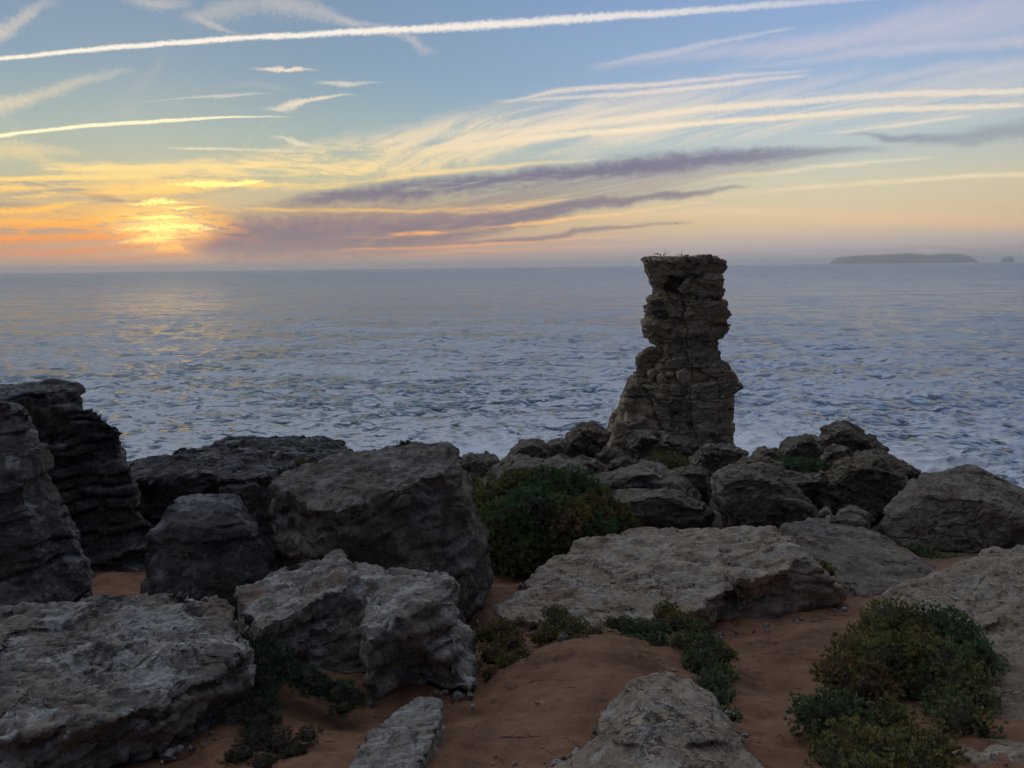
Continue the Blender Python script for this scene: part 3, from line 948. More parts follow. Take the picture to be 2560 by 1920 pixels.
def rock_mesh(name, hulls, vox, S=1.0, seed=0, rnd=0, big=0.10, strata=0.050, layer=0.12, groove=0.6, axis=(0.05, 0.12, 1.0),
              flake=0.03, flake_scale=0.45, fine=0.012, rill=None, cracks=(), aniso=(1.0, 1.0, 1.0), frac=None, frac_size=None):
    """S: size of the lumps in metres; strata/flake/fine: relief in metres"""
    me = remeshed(hulls, vox, rnd)
    off = np.array([seed * 3.7, seed * 1.9, seed * 2.3], dtype=np.float32)
    k = np.array(axis, dtype=np.float32)
    k /= np.linalg.norm(k)
    c = get_co(me)
    n = get_no(me)
    q = (c + off) / S
    c = c + n * (0.7 * big * fbm(q * 1.1, 3))[:, None]
    # bedding: each bed stands out or lies back by its own amount, dark grooves between
    set_co(me, c)
    n = get_no(me)
    wv = fbm((c + off) / (S * 0.9), 3)
    s = c @ k + wv * layer * 0.9
    rt = np.random.default_rng(seed + 77)
    lay = rt.uniform(-1, 1, 4096)
    thick = rt.uniform(0.55, 1.6, 4096)
    edges = np.cumsum(thick) * layer
    s0 = s - s.min() + 0.01
    idx = np.clip(np.searchsorted(edges, s0), 1, 4094)
    fr = (s0 - edges[idx - 1]) / (edges[idx] - edges[idx - 1] + 1e-6)
    lv = lay[idx] * (1 - sst(fr, 0.90, 1.0)) + lay[idx + 1] * sst(fr, 0.90, 1.0)
    t1 = np.cross(k, [0.0, 1.0, 0.0])
    t1 = t1 / np.linalg.norm(t1)
    t2 = np.cross(k, t1)
    br = perlin(np.stack([(c @ t1) / S * 2.3 + seed, (c @ t2) / S * 2.3, idx * 7.37], 1)) + 0.5 * perlin(np.stack([(c @ t1) / S * 6.1 + seed, (c @ t2) / S * 6.1, idx * 3.91], 1))
    lv = lv * 0.75 + terrace(br * 0.6 + 0.5, 4, 0.8) * 1.3 - 0.65
    gr = np.exp(-((fr - 0.91) / 0.10) ** 2)
    gmask = sst(fbm((c + off) / (S * 0.5) + 31, 3), -0.25, 0.35)
    up = n @ k
    nperp = n - up[:, None] * k
    sidew = np.sqrt(np.clip(1 - up ** 2, 0, 1))
    c = c + nperp * (strata * (lv - groove * 1.6 * gr * gmask))[:, None]
    # fracture blocks: flat-faced pieces standing proud or back, with open joints
    fs = frac_size or 0.42 * S
    fa = 0.7 * flake if frac is None else frac
    sw = (c + off) + 0.10 * fs * np.stack([perlin((c + off) / fs * 2.0), perlin((c + off) / fs * 2.0 + 9), perlin((c + off) / fs * 2.0 + 19)], 1)
    for lev, (ls, la) in enumerate(((1.0, 1.0), (0.43, 0.38))):
        u = np.stack([(sw @ t1) / (fs * ls), (sw @ t2) / (fs * ls), (sw @ k) / (fs * ls * 0.5)], 1)
        v_, tl_, bd_ = cells(u, seed + 17 * lev)
        c = c + n * (fa * la * (1.1 * v_ + 0.9 * tl_ - 0.55 * np.exp(-(bd_ / 0.06) ** 2)))[:, None]
    # flaking plates on the bedding planes
    an = np.array(aniso, dtype=np.float32)
    fl = fbm((c + off) * an / flake_scale, 4, 0.46)
    st = terrace(fl * 0.55 + 0.5, 6, 0.88) - 0.5
    set_co(me, c)
    n = get_no(me)
    c = c + n * (flake * 3.4 * st * (0.45 + 0.55 * np.abs(up)))[:, None]
    fl2 = fbm((c + off) * an / (flake_scale * 0.36) + 50, 3, 0.5)
    st2 = terrace(fl2 * 0.5 + 0.5, 5, 0.82) - 0.5
    c = c + n * (flake * 1.7 * st2)[:, None]
    # scalloped weathering: hollows with sharp crests between
    rl = flake * 0.5 if rill is None else rill * 0.65
    rs = flake_scale * 0.42
    wq = (c + off) * an / rs
    wq = wq + 0.35 * np.stack([perlin(wq * 0.7 + 3), perlin(wq * 0.7 + 13), perlin(wq * 0.7 + 23)], 1)
    sc_ = -np.abs(perlin(wq)) - 0.5 * np.abs(perlin(wq * 2.1 + 5)) - 0.25 * np.abs(perlin(wq * 4.3 + 7))
    c = c + n * (rl * (sc_ + 0.5))[:, None]
    for (pp, nn, wdt, dep) in cracks:
        nn = np.array(nn, dtype=np.float32)
        nn /= np.linalg.norm(nn)
        d = (c - np.array(pp, dtype=np.float32)) @ nn + 0.35 * S * 0.3 * fbm((c + off) / (S * 0.4), 3)
        c = c - n * (dep * np.exp(-(d / wdt) ** 2))[:, None]
    c = c + n * (0.6 * fine * fbm((c + off) / (vox * 6), 3, 0.6))[:, None]
    # what lies buried in the sand is not kept
    nf = len(me.polygons)
    fv = np.empty(nf * 4, dtype=np.int32)
    me.loops.foreach_get('vertex_index', fv)
    fv = fv.reshape(-1, 4)
    if c[:, 1].max() < 40:
        deep = c[:, 2] < ground_z(c[:, 0], c[:, 1]) - 0.25
        keep = ~deep[fv].all(1)
        fv = fv[keep]
        use = np.zeros(len(c), dtype=bool)
        use[fv.ravel()] = True
        idx_ = np.cumsum(use) - 1
        c = c[use]
        fv = idx_[fv]
        bpy.data.meshes.remove(me)
        return mesh_np(name, c, fv, smooth=c[:, 1].mean() < 12.5)
    set_co(me, c)
    me.polygons.foreach_set('use_smooth', np.zeros(len(me.polygons), dtype=bool))
    me.name = name
    return me


def rock(name, label, mat, hulls, Y, cat='boulder', group=None, **kw):
    vox = kw.pop('vox', None) or Y / 769.0 * 2.7
    me = rock_mesh(name, hulls, vox, **kw)
    return obj(name, me, M[mat], label=label, cat=cat, group=group)


def build_rocks():
    # --- near left slab
    rock('flat_rock', 'big lichen-crusted grey slab filling the bottom left corner', 'near', [
        slab([(-250, 1535, 5.0), (30, 1525, 5.1), (128, 1545, 5.0), (218, 1500, 5.2), (330, 1490, 5.2), (447, 1483, 5.25), (500, 1492, 5.2), (550, 1515, 5.0),
              (614, 1593, 4.5), (632, 1624, 4.3), (622, 1640, 4.15), (556, 1655, 4.05), (447, 1718, 3.75), (389, 1772, 3.5), (292, 1780, 3.45), (148, 1803, 3.35), (0, 1850, 3.15), (-300, 1900, 2.95)], 0.9, 0.97),
        slab([(160, 1525, 5.0), (205, 1490, 5.2), (249, 1479, 5.25), (266, 1500, 5.15), (255, 1545, 4.95), (225, 1575, 4.75), (190, 1560, 4.8)], 0.3, 1.1),
        slab([(-60, 1512, 5.2), (28, 1514, 5.2), (34, 1560, 4.9), (44, 1590, 4.75), (20, 1640, 4.4), (-80, 1640, 4.4)], 0.3, 1.05),
        slab([(508, 1487, 5.15), (550, 1486, 5.1), (560, 1496, 5.0), (558, 1545, 4.75), (545, 1560, 4.65), (512, 1530, 4.85)], 0.4, 1.05),
    ], 4.2, S=0.9, seed=1, rnd=0, big=0.05, strata=0.045, layer=0.10, axis=(-0.18, 0.1, 1), flake=0.032, flake_scale=0.40, fine=0.006, rill=0.022, aniso=(0.6, 1.3, 1.3))
    # --- second left slab, two lobes
    rock('flat_rock', 'cracked two-lobed grey slab between the corner slab and the sand path', 'near', [
        slab([(572, 1480, 5.65), (606, 1462, 5.8), (700, 1418, 6.1), (809, 1395, 6.3), (856, 1376, 6.4), (875, 1394, 6.15), (881, 1429, 5.8), (885, 1464, 5.45),
              (815, 1487, 5.2), (757, 1514, 5.0), (679, 1561, 4.75), (640, 1578, 4.65), (622, 1560, 4.85)], 0.95, 0.98),
        slab([(886, 1404, 6.2), (970, 1413, 6.1), (1029, 1433, 5.9), (1087, 1425, 5.9), (1118, 1429, 5.75), (1141, 1446, 5.55), (1142, 1469, 5.35), (1121, 1493, 5.1),
              (1045, 1517, 4.92), (984, 1544, 4.82), (953, 1582, 4.65), (915, 1618, 4.5), (899, 1541, 5.0)], 0.75, 0.97),
        pts([(1140, 1476, 5.35), (1118, 1436, 5.75), (1121, 1498, 5.12), (1045, 1524, 4.97), (984, 1552, 4.88), (1140, 1537, 5.3), (1155, 1640, 5.1), (1173, 1656, 5.1), (1182, 1732, 4.78), (1090, 1722, 4.85), (1000, 1690, 4.95), (1150, 1560, 6.0), (1182, 1660, 6.0), (900, 1500, 6.1)]),
        pts([(700, 1545, 5.2), (890, 1480, 5.7), (906, 1596, 5.15), (900, 1690, 5.0), (760, 1700, 4.95), (650, 1640, 4.95), (700, 1450, 6.0), (880, 1430, 6.2)]),
    ], 5.5, S=0.9, seed=2, rnd=0, big=0.05, strata=0.050, layer=0.13, axis=(-0.10, 0.05, 1), flake=0.026, flake_scale=0.45, fine=0.006, rill=0.018, aniso=(0.65, 1.2, 1.3))
    # --- left tall block
    rock('boulder', 'tall dark block cut by the photograph\'s left edge, pale crust on its shoulder', 'dark', [
        pts([(-250, 1000, 7.5), (0, 1007, 7.6), (74, 1023, 7.6), (78, 1047, 7.6), (95, 1075, 7.65), (119, 1139, 7.65), (131, 1218, 7.6), (151, 1280, 7.6), (60, 1280, 6.95), (-250, 1280, 6.8), (-250, 1120, 7.2), (10, 1110, 7.3), (60, 1012, 8.6), (-250, 990, 9), (120, 1280, 9)]),
        pts([(131, 1210, 7.6), (151, 1274, 7.55), (187, 1346, 7.5), (223, 1405, 7.4), (229, 1485, 7.3), (190, 1520, 7.0), (131, 1550, 6.7), (60, 1400, 6.85), (-250, 1580, 6.3), (-250, 1210, 6.95), (60, 1210, 7.05), (229, 1485, 8.8), (120, 1215, 9), (-250, 1210, 9)]),
    ], 7.6, S=1.1, seed=3, rnd=0, big=0.06, strata=0.050, layer=0.16, axis=(-0.12, 0.10, 1), flake=0.022, flake_scale=0.5, fine=0.007, rill=0.010)
    # --- stepped cliff behind
    rock('boulder', 'stepped dark cliff with thin ragged beds beside the sea at the left', 'dark', [
        pts([(-200, 962, 12.4), (0, 960, 12.6), (120, 958, 12.6), (188, 959, 12.4), (206, 976, 12.0), (198, 1007, 11.9), (203, 1050, 11.8), (220, 1450, 11.5), (-200, 1450, 11.0), (-200, 1012, 10.8), (0, 1003, 10.9), (100, 985, 11.3), (205, 1420, 14), (190, 970, 14), (-200, 970, 14)]),
        pts([(195, 1050, 11.8), (227, 1023, 11.9), (253, 1041, 11.9), (274, 1057, 11.9), (303, 1083, 11.8), (303, 1123, 11.8), (296, 1150, 11.7), (302, 1450, 11.4), (195, 1450, 11.3), (230, 1040, 13.2), (290, 1150, 13.2), (290, 1400, 13), (190, 1030, 13)]),
        pts([(250, 1150, 11.6), (292, 1145, 11.8), (331, 1168, 11.7), (340, 1210, 11.7), (336, 1275, 11.6), (347, 1450, 11.3), (230, 1450, 11.2), (320, 1180, 12.8), (330, 1390, 12.8), (250, 1180, 12.8)]),
        pts([(300, 1260, 11.6), (336, 1268, 11.6), (390, 1314, 11.5), (380, 1338, 11.4), (368, 1440, 11.2), (260, 1450, 11.2), (340, 1290, 12.4), (375, 1340, 12.4), (350, 1390, 12.2)]),
    ], 11.8, S=1.4, seed=4, rnd=0, big=0.06, strata=0.130, layer=0.17, groove=0.9, axis=(-0.10, 0.06, 1), flake=0.03, flake_scale=0.5, fine=0.014, vox=0.036)
    # --- pyramid rock
    rock('boulder', 'pyramid-shaped grey boulder with flat top standing between two large dark rocks', 'dark', [
        pts([(420, 1258, 7.3), (449, 1238, 7.5), (593, 1238, 7.55), (611, 1258, 7.4), (604, 1302, 7.15), (513, 1316, 6.95), (430, 1318, 7.0),
             (372, 1334, 7.1), (358, 1380, 7.05), (354, 1540, 6.85), (477, 1570, 6.7), (644, 1540, 6.85), (711, 1415, 7.1), (725, 1500, 7.2), (690, 1400, 8.0), (420, 1380, 8.2), (600, 1250, 7.9)]),
    ], 7.2, S=0.8, seed=5, rnd=0, big=0.03, strata=0.030, layer=0.20, axis=(-0.08, 0.05, 1), flake=0.016, flake_scale=0.5, fine=0.006, rill=0.008)
    # --- far flat slab
    rock('flat_rock', 'long flat-topped slab sloping up against the sea, behind the pyramid boulder', 'dark', [
        slab([(332, 1158, 16.0), (392, 1149, 16.8), (505, 1117, 18), (636, 1086, 19), (756, 1088, 19), (859, 1104, 18.3), (890, 1118, 17.6), (800, 1128, 16.2), (744, 1155, 14.8), (672, 1186, 13.6), (597, 1198, 13.2), (553, 1194, 13.3)], 2.0, 0.95),
        slab([(300, 1178, 15.4), (296, 1205, 13.8), (335, 1165, 15.6), (457, 1140, 17), (536, 1174, 13.6), (469, 1179, 13.6), (398, 1191, 13.5), (338, 1204, 13.5)], 2.2, 0.97),
    ], 14.5, S=1.5, seed=6, rnd=0, big=0.07, strata=0.080, layer=0.18, axis=(-0.05, 0.08, 1), flake=0.065, flake_scale=0.8, fine=0.014, aniso=(0.6, 1.3, 1))
    rock('rock', 'small reddish brown rock peeking over the slab beside the stepped cliff', 'mid', [
        boulder([(322, 1175), (330, 1156), (352, 1148), (385, 1143), (398, 1150), (405, 1180)], 20, 1.2)], 20, cat='rock', S=0.7, seed=7, rnd=0, big=0.08, strata=0.060, layer=0.15, flake=0.04, fine=0.02)
    # --- big central boulder
    rock('boulder', 'huge dark central boulder with a flat brown top and flaky white edge', 'big', [
        pts([(667, 1205, 7.4), (764, 1161, 8.0), (889, 1125, 8.6), (951, 1110, 8.85), (1029, 1100, 8.95), (1099, 1104, 8.8), (1126, 1116, 8.5), (1149, 1136, 8.1), (1155, 1156, 7.75), (1098, 1180, 7.25), (970, 1228, 6.85), (897, 1266, 6.65), (840, 1289, 6.55), (805, 1285, 6.6),
             (1168, 1227, 7.35), (1182, 1290, 7.4), (1200, 1390, 7.5), (1230, 1448, 7.7), (1223, 1486, 7.5), (1200, 1522, 7.25), (1161, 1566, 6.95), (900, 1600, 6.75), (770, 1500, 6.85), (1230, 1448, 9.3), (760, 1300, 9.3), (1180, 1240, 9.3)]),
        pts([(667, 1205, 7.4), (764, 1163, 8.0), (820, 1180, 7.8), (800, 1225, 7.0), (718, 1229, 7.05), (672, 1215, 7.3), (690, 1290, 7.25), (700, 1420, 7.2), (790, 1420, 7.0), (800, 1250, 6.9), (700, 1400, 8.6), (700, 1230, 8.6)]),
    ], 8.0, S=1.0, seed=8, rnd=0, big=0.04, strata=0.055, layer=0.17, axis=(-0.22, 0.12, 1), flake=0.026, flake_scale=0.5, fine=0.007, rill=0.012)
    # --- small rock behind the big one by the foam
    rock('boulder', 'low dark boulder at the foam edge just behind the huge central boulder', 'mid', [
        boulder([(1140, 1150), (1160, 1138), (1215, 1136), (1240, 1148), (1250, 1160), (1215, 1190), (1180, 1205), (1140, 1190)], 19, 1.4)], 19, S=0.9, seed=9, rnd=0, big=0.08, strata=0.060, layer=0.2, flake=0.05, fine=0.02)
    # --- main slab
    rock('flat_rock', 'wide pale brown slab with rippled top in the middle, plants along its near edge', 'slab', [
        slab([(1234, 1537, 6.8), (1247, 1501, 7.2), (1290, 1465, 7.6), (1337, 1428, 8.1), (1413, 1378, 8.7), (1446, 1356, 9.0), (1518, 1333, 9.4), (1576, 1325, 9.6), (1724, 1320, 9.7), (1800, 1322, 9.6),
              (1822, 1380, 8.4), (1812, 1440, 7.4), (1826, 1479, 6.9), (1782, 1504, 6.6), (1743, 1530, 6.35), (1706, 1535, 6.3), (1500, 1566, 6.15), (1323, 1555, 6.4)], 0.55, 0.93),
        slab([(1764, 1323, 9.7), (1815, 1319, 9.75), (1887, 1317, 9.7), (1945, 1323, 9.3), (1977, 1345, 8.5), (1999, 1378, 7.7), (1978, 1421, 7.1), (1905, 1434, 6.9), (1845, 1456, 6.75), (1826, 1440, 6.9)], 0.5, 0.86),
        pts([(1977, 1347, 8.5), (1999, 1380, 7.6), (2031, 1407, 7.45), (2085, 1447, 7.4), (2107, 1483, 7.4), (2116, 1508, 7.45), (1977, 1545, 7.15), (1868, 1564, 6.8), (1720, 1580, 6.75), (1850, 1475, 7.2), (1905, 1445, 7.5), (1978, 1430, 7.7), (2080, 1470, 9.0), (1900, 1400, 9.5)]),
    ], 7.3, S=1.0, seed=10, rnd=0, big=0.05, strata=0.050, layer=0.14, axis=(0.03, 0.08, 1), flake=0.032, flake_scale=0.42, fine=0.008, rill=0.026, aniso=(0.55, 1.25, 1.3))
    # --- dome rock at the bottom
    rock('boulder', 'rounded tan dome rock rising from the sand at the bottom centre', 'slab', [
        pts([(1570, 1698, 3.74), (1735, 1700, 3.74), (1540, 1740, 3.65), (1790, 1762, 3.65), (1641, 1678, 3.75), (1594, 1689, 3.7), (1670, 1680, 3.74), (1706, 1689, 3.7), (1558, 1707, 3.6), (1750, 1714, 3.6), (1525, 1743, 3.5), (1516, 1765, 3.45), (1500, 1797, 3.4), (1500, 1841, 3.28), (1782, 1743, 3.52), (1802, 1776, 3.42), (1836, 1819, 3.3), (1862, 1857, 3.2),
             (1620, 1775, 3.22), (1700, 1780, 3.22), (1560, 1860, 3.0), (1750, 1860, 3.0), (1500, 1841, 3.9), (1850, 1850, 3.9), (1650, 1720, 4.1)]),
        pts([(1510, 1836, 3.35), (1460, 1870, 3.25), (1402, 1895, 3.2), (1359, 1922, 3.12), (1300, 1990, 2.95), (1640, 2000, 2.55), (1980, 2000, 2.9), (1900, 1912, 3.08), (1862, 1857, 3.2), (1620, 1820, 3.15), (1700, 1820, 3.15), (1800, 1860, 3.6), (1420, 1930, 3.6)]),
    ], 3.3, S=0.35, seed=11, rnd=8, big=0.022, strata=0.010, layer=0.07, axis=(0.1, 0.2, 1), flake=0.009, flake_scale=0.22, fine=0.0025, rill=0.008, vox=0.0085)
    # --- flat stone
    rock('flat_rock', 'flat pale grey stone lying on the sand at the bottom', 'stone', [
        slab([(1045, 1747, 4.0), (1104, 1752, 3.95), (1100, 1788, 3.75), (1090, 1830, 3.5), (1056, 1909, 3.18), (1035, 1970, 3.0), (850, 1945, 3.1), (894, 1891, 3.3), (911, 1854, 3.48), (936, 1819, 3.68), (987, 1775, 3.88)], 0.22, 1.0),
    ], 3.8, cat='rock', S=0.3, seed=12, rnd=0, big=0.012, strata=0.010, layer=0.05, axis=(0.1, 0.0, 1), flake=0.008, flake_scale=0.2, fine=0.002, vox=0.0095)
    rock('rock', 'small grey stone half buried beside the flat pale stone', 'stone', [
        slab([(786, 1892, 3.55), (832, 1886, 3.55), (872, 1915, 3.4), (880, 1960, 3.25), (800, 1960, 3.25)], 0.15, 1.0)], 3.5, cat='rock', S=0.25, seed=13, rnd=0, big=0.012, strata=0.008, layer=0.05, flake=0.007, flake_scale=0.2, fine=0.002, vox=0.0095)
    # --- right-hand rock
    rock('flat_rock', 'broad tan rock with orange stain running out at the right edge', 'right', [
        slab([(2138, 1507, 7.9), (2214, 1478, 8.5), (2292, 1474, 8.4), (2349, 1441, 8.7), (2407, 1407, 8.9), (2488, 1380, 8.9), (2560, 1363, 8.9), (2800, 1330, 8.9), (2850, 1900, 3.7), (2560, 1862, 3.65),
              (2480, 1815, 3.85), (2484, 1775, 4.05), (2470, 1680, 4.6), (2458, 1593, 5.5), (2400, 1552, 6.2), (2300, 1535, 6.7), (2200, 1520, 7.3)], 0.8, 1.0),
    ], 5.5, S=1.0, seed=14, rnd=0, big=0.06, strata=0.035, layer=0.15, axis=(0.1, 0.1, 1), flake=0.026, flake_scale=0.42, fine=0.007)
    rock('boulder', 'tan boulder in the bottom right corner under the leafy cushion plant', 'right', [
        slab([(2370, 1864, 3.55), (2403, 1838, 3.65), (2461, 1831, 3.62), (2560, 1875, 3.42), (2720, 1910, 3.3), (2720, 2080, 2.8), (2320, 2060, 2.85), (2350, 1905, 3.35)], 0.5, 1.05)], 3.4, S=0.5, seed=15, rnd=4, big=0.03, strata=0.012, layer=0.1, flake=0.012, flake_scale=0.25, fine=0.003)
    # --- mid right slab
    rock('flat_rock', 'smooth grey slab with dark swirling veins, right of the wide pale slab', 'mid', [
        slab([(1946, 1322, 10.2), (1963, 1304, 10.8), (2049, 1297, 11.2), (2140, 1331, 10.8), (2230, 1342, 10.6), (2302, 1385, 9.9), (2368, 1438, 9.2), (2302, 1467, 8.5), (2216, 1474, 8.3), (2169, 1496, 8.0), (2130, 1508, 7.85), (2085, 1447, 8.6), (2000, 1400, 9.2)], 0.9, 1.0),
    ], 9.5, S=1.0, seed=16, rnd=0, big=0.07, strata=0.030, layer=0.2, axis=(0.2, 0.2, 1), flake=0.022, flake_scale=0.5, fine=0.008)
    rock('rock', 'small brown rock wedged above the veined grey slab', 'mid', [
        boulder([(2054, 1300), (2060, 1290), (2122, 1283), (2160, 1288), (2177, 1306), (2178, 1338), (2060, 1335)], 11.8, 0.6)], 11.8, cat='rock', S=0.5, seed=17, rnd=0, big=0.04, strata=0.030, layer=0.15, flake=0.02, fine=0.008)
    rock('rock', 'little rounded rock behind the small brown rock, in shade', 'mid', [
        boulder([(2076, 1290), (2090, 1274), (2122, 1262), (2150, 1268), (2180, 1282), (2178, 1300), (2080, 1300)], 13, 0.5)], 13, cat='rock', S=0.5, seed=18, rnd=0, big=0.04, strata=0.030, layer=0.15, flake=0.02, fine=0.008)
    rock('rock', 'tiny grey rock between the round banded boulder and the veined slab', 'mid', [
        boulder([(2040, 1292), (2046, 1272), (2066, 1262), (2082, 1276), (2084, 1300), (2050, 1304)], 13.3, 0.4)], 13.3, cat='rock', S=0.5, seed=19, rnd=0, big=0.04, strata=0.030, layer=0.15, flake=0.02, fine=0.008)
    rock('boulder', 'massive brown boulder with fine cracks at the right edge before the sea', 'mid', [
        pts([(2192, 1330, 13), (2199, 1314, 13), (2227, 1282, 13.2), (2241, 1246, 13.4), (2264, 1203, 13.8), (2281, 1186, 14), (2313, 1177, 14.5), (2368, 1174, 14.8), (2407, 1160, 15.2), (2447, 1163, 15), (2485, 1184, 14.6), (2503, 1202, 14.4), (2560, 1230, 14), (2720, 1300, 13.5), (2720, 1400, 12.4), (2450, 1420, 12.2), (2375, 1430, 12.2), (2274, 1370, 12.6),
             (2330, 1235, 12.9), (2450, 1250, 12.6), (2560, 1290, 12.4), (2300, 1330, 15.5), (2420, 1200, 17), (2700, 1340, 16)]),
    ], 13.5, S=1.4, seed=20, rnd=0, big=0.09, strata=0.035, layer=0.3, axis=(0.2, 0.1, 1), flake=0.028, flake_scale=0.6, fine=0.010,
        cracks=[(P(2395, 1260, 12.8), (1, 0, 0.3), 0.03, 0.05)])
    rock('rock', 'small grey rock at the foot of the massive brown boulder, behind the tan rock', 'right', [
        boulder([(2436, 1405), (2446, 1370), (2476, 1359), (2524, 1370), (2560, 1385), (2560, 1420), (2440, 1425)], 10, 0.6)], 10, cat='rock', S=0.5, seed=21, rnd=0, big=0.04, strata=0.020, layer=0.15, flake=0.015, fine=0.006)
    # --- right rock group towards the sea
    rock('boulder', 'brown boulder with slanting beds and a white dropping stain, before the right-hand sea', 'tilt', [
        boulder([(2006, 1222), (2049, 1190), (2085, 1157), (2122, 1136), (2158, 1126), (2194, 1127), (2230, 1138), (2274, 1160), (2304, 1180), (2281, 1200), (2223, 1290), (2085, 1290), (2020, 1262)], 17.5, 2.0)],
        17, S=1.3, seed=22, rnd=0, big=0.09, strata=0.121, layer=0.16, axis=(0.45, 0.05, 1), flake=0.045, flake_scale=0.6, fine=0.016)
    rock('boulder', 'squarish brown boulder at the sea, left of the pointed one, pale chipped face', 'mid', [
        boulder([(1946, 1122), (1963, 1102), (1991, 1089), (2028, 1084), (2052, 1096), (2068, 1117), (2064, 1146), (2013, 1151), (1977, 1145)], 22, 1.4)], 22, S=0.8, seed=23, rnd=0, big=0.09, strata=0.081, layer=0.25, axis=(0.3, 0, 1), flake=0.045, flake_scale=0.6, fine=0.018)
    rock('boulder', 'pointed roof-shaped boulder against the waves, highest of the right-hand group', 'tilt', [
        boulder([(2036, 1095), (2067, 1067), (2100, 1053), (2122, 1057), (2158, 1077), (2194, 1095), (2216, 1114), (2209, 1130), (2120, 1140), (2060, 1130)], 25, 1.8)], 25, S=1.2, seed=24, rnd=0, big=0.08, strata=0.108, layer=0.2, axis=(0.5, 0, 1), flake=0.05, flake_scale=0.7, fine=0.02)
    rock('rock', 'small brown rock tucked under the pointed roof-shaped boulder', 'mid', [
        boulder([(2046, 1152), (2060, 1128), (2085, 1113), (2115, 1113), (2128, 1132), (2107, 1150), (2067, 1172)], 20.5, 0.9)], 20.5, cat='rock', S=0.7, seed=25, rnd=0, big=0.07, strata=0.068, layer=0.2, flake=0.04, fine=0.015)
    rock('boulder', 'rounded dark boulder with curved banding, above the right end of the wide slab', 'mid', [
        boulder([(1773, 1192), (1779, 1174), (1808, 1163), (1869, 1156), (1923, 1160), (1956, 1175), (1977, 1199), (2013, 1226), (2036, 1251), (2044, 1282), (2020, 1300), (1923, 1312), (1851, 1310), (1812, 1292), (1795, 1255)], 14.5, 1.6)],
        14.5, S=1.3, seed=26, rnd=0, big=0.08, strata=0.068, layer=0.22, axis=(0.25, 0.1, 1), flake=0.03, flake_scale=0.6, fine=0.012)
    rock('rock', 'low ribbed rock lying just behind the rounded banded boulder', 'tilt', [
        boulder([(1828, 1166), (1854, 1143), (1879, 1135), (1923, 1145), (1966, 1168), (1975, 1185), (1850, 1185)], 18, 0.9)], 18, cat='rock', S=0.8, seed=27, rnd=0, big=0.07, strata=0.095, layer=0.13, axis=(0.5, 0.1, 1), flake=0.04, fine=0.014)
    rock('rock', 'low brown rock between the squarish boulder and the ribbed rock', 'mid', [
        boulder([(1874, 1134), (1890, 1121), (1907, 1115), (1941, 1124), (1968, 1138), (1970, 1158), (1890, 1150)], 22.5, 0.9)], 22.5, cat='rock', S=0.8, seed=28, rnd=0, big=0.07, strata=0.068, layer=0.2, flake=0.04, fine=0.016)
    rock('rock', 'flat brown rock under the dark green plant among the right-hand boulders', 'mid', [
        boulder([(1968, 1198), (2013, 1185), (2060, 1175), (2066, 1195), (2020, 1232), (1985, 1220)], 16.5, 0.8)], 16.5, cat='rock', S=0.8, seed=29, rnd=0, big=0.06, strata=0.068, layer=0.15, flake=0.04, fine=0.014)
    rock('rock', 'dark wedge of rock between the huge central boulder and the round bush', 'mid', [
        boulder([(1140, 1215), (1170, 1196), (1215, 1200), (1245, 1225), (1250, 1280), (1150, 1290)], 14.2, 1.0)], 14.2, cat='rock', S=0.8, seed=43, rnd=0, big=0.06, strata=0.05, layer=0.18, flake=0.03, fine=0.012)
    rock('rock', 'low brown rock showing under the left end of the dark green hollow plant', 'mid', [
        boulder([(1945, 1182), (1968, 1172), (2005, 1176), (2025, 1200), (2000, 1225), (1955, 1215)], 17.6, 0.8)], 17.6, cat='rock', S=0.8, seed=44, rnd=0, big=0.06, strata=0.05, layer=0.16, flake=0.03, fine=0.014)
    # --- middle field
    rock('boulder', 'broad dark boulder with a shelf edge, between the bush and the banded boulder', 'mid', [
        boulder([(1450, 1196), (1507, 1183), (1562, 1176), (1600, 1156), (1634, 1158), (1674, 1172), (1730, 1205), (1762, 1240), (1700, 1260), (1560, 1265), (1504, 1228)], 16, 1.8),
        boulder([(1500, 1235), (1560, 1222), (1700, 1230), (1771, 1258), (1783, 1280), (1775, 1298), (1706, 1300), (1580, 1290), (1526, 1270)], 14.8, 1.4, 0.6),
    ], 15, S=1.2, seed=30, rnd=0, big=0.08, strata=0.081, layer=0.15, axis=(-0.02, 0.1, 1), flake=0.035, flake_scale=0.6, fine=0.014, aniso=(0.6, 1.2, 1.4))
    rock('rock', 'pale-topped rock in the gap left of the rounded banded boulder', 'mid', [
        boulder([(1668, 1180), (1706, 1163), (1743, 1165), (1779, 1174), (1782, 1210), (1766, 1240), (1700, 1230)], 17.3, 1.0)], 17.3, cat='rock', S=0.8, seed=31, rnd=0, big=0.07, strata=0.068, layer=0.15, flake=0.04, fine=0.015)
    rock('boulder', 'long low ridge of grey rock rising behind the round bush', 'mid', [
        boulder([(1195, 1200), (1229, 1168), (1265, 1146), (1300, 1143), (1381, 1152), (1440, 1152), (1470, 1170), (1490, 1215), (1400, 1260), (1210, 1260)], 17, 1.8)], 17, S=1.2, seed=32, rnd=0, big=0.09, strata=0.081, layer=0.16, axis=(0.1, 0.1, 1), flake=0.04, flake_scale=0.6, fine=0.015)
    rock('rock', 'smooth hump of rock at the right end of the low grey ridge', 'mid', [
        boulder([(1410, 1160), (1425, 1148), (1453, 1142), (1489, 1149), (1513, 1163), (1505, 1190), (1440, 1195)], 18.5, 1.0)], 18.5, cat='rock', S=0.8, seed=33, rnd=0, big=0.06, strata=0.068, layer=0.2, axis=(0.3, 0, 1), flake=0.035, fine=0.014)
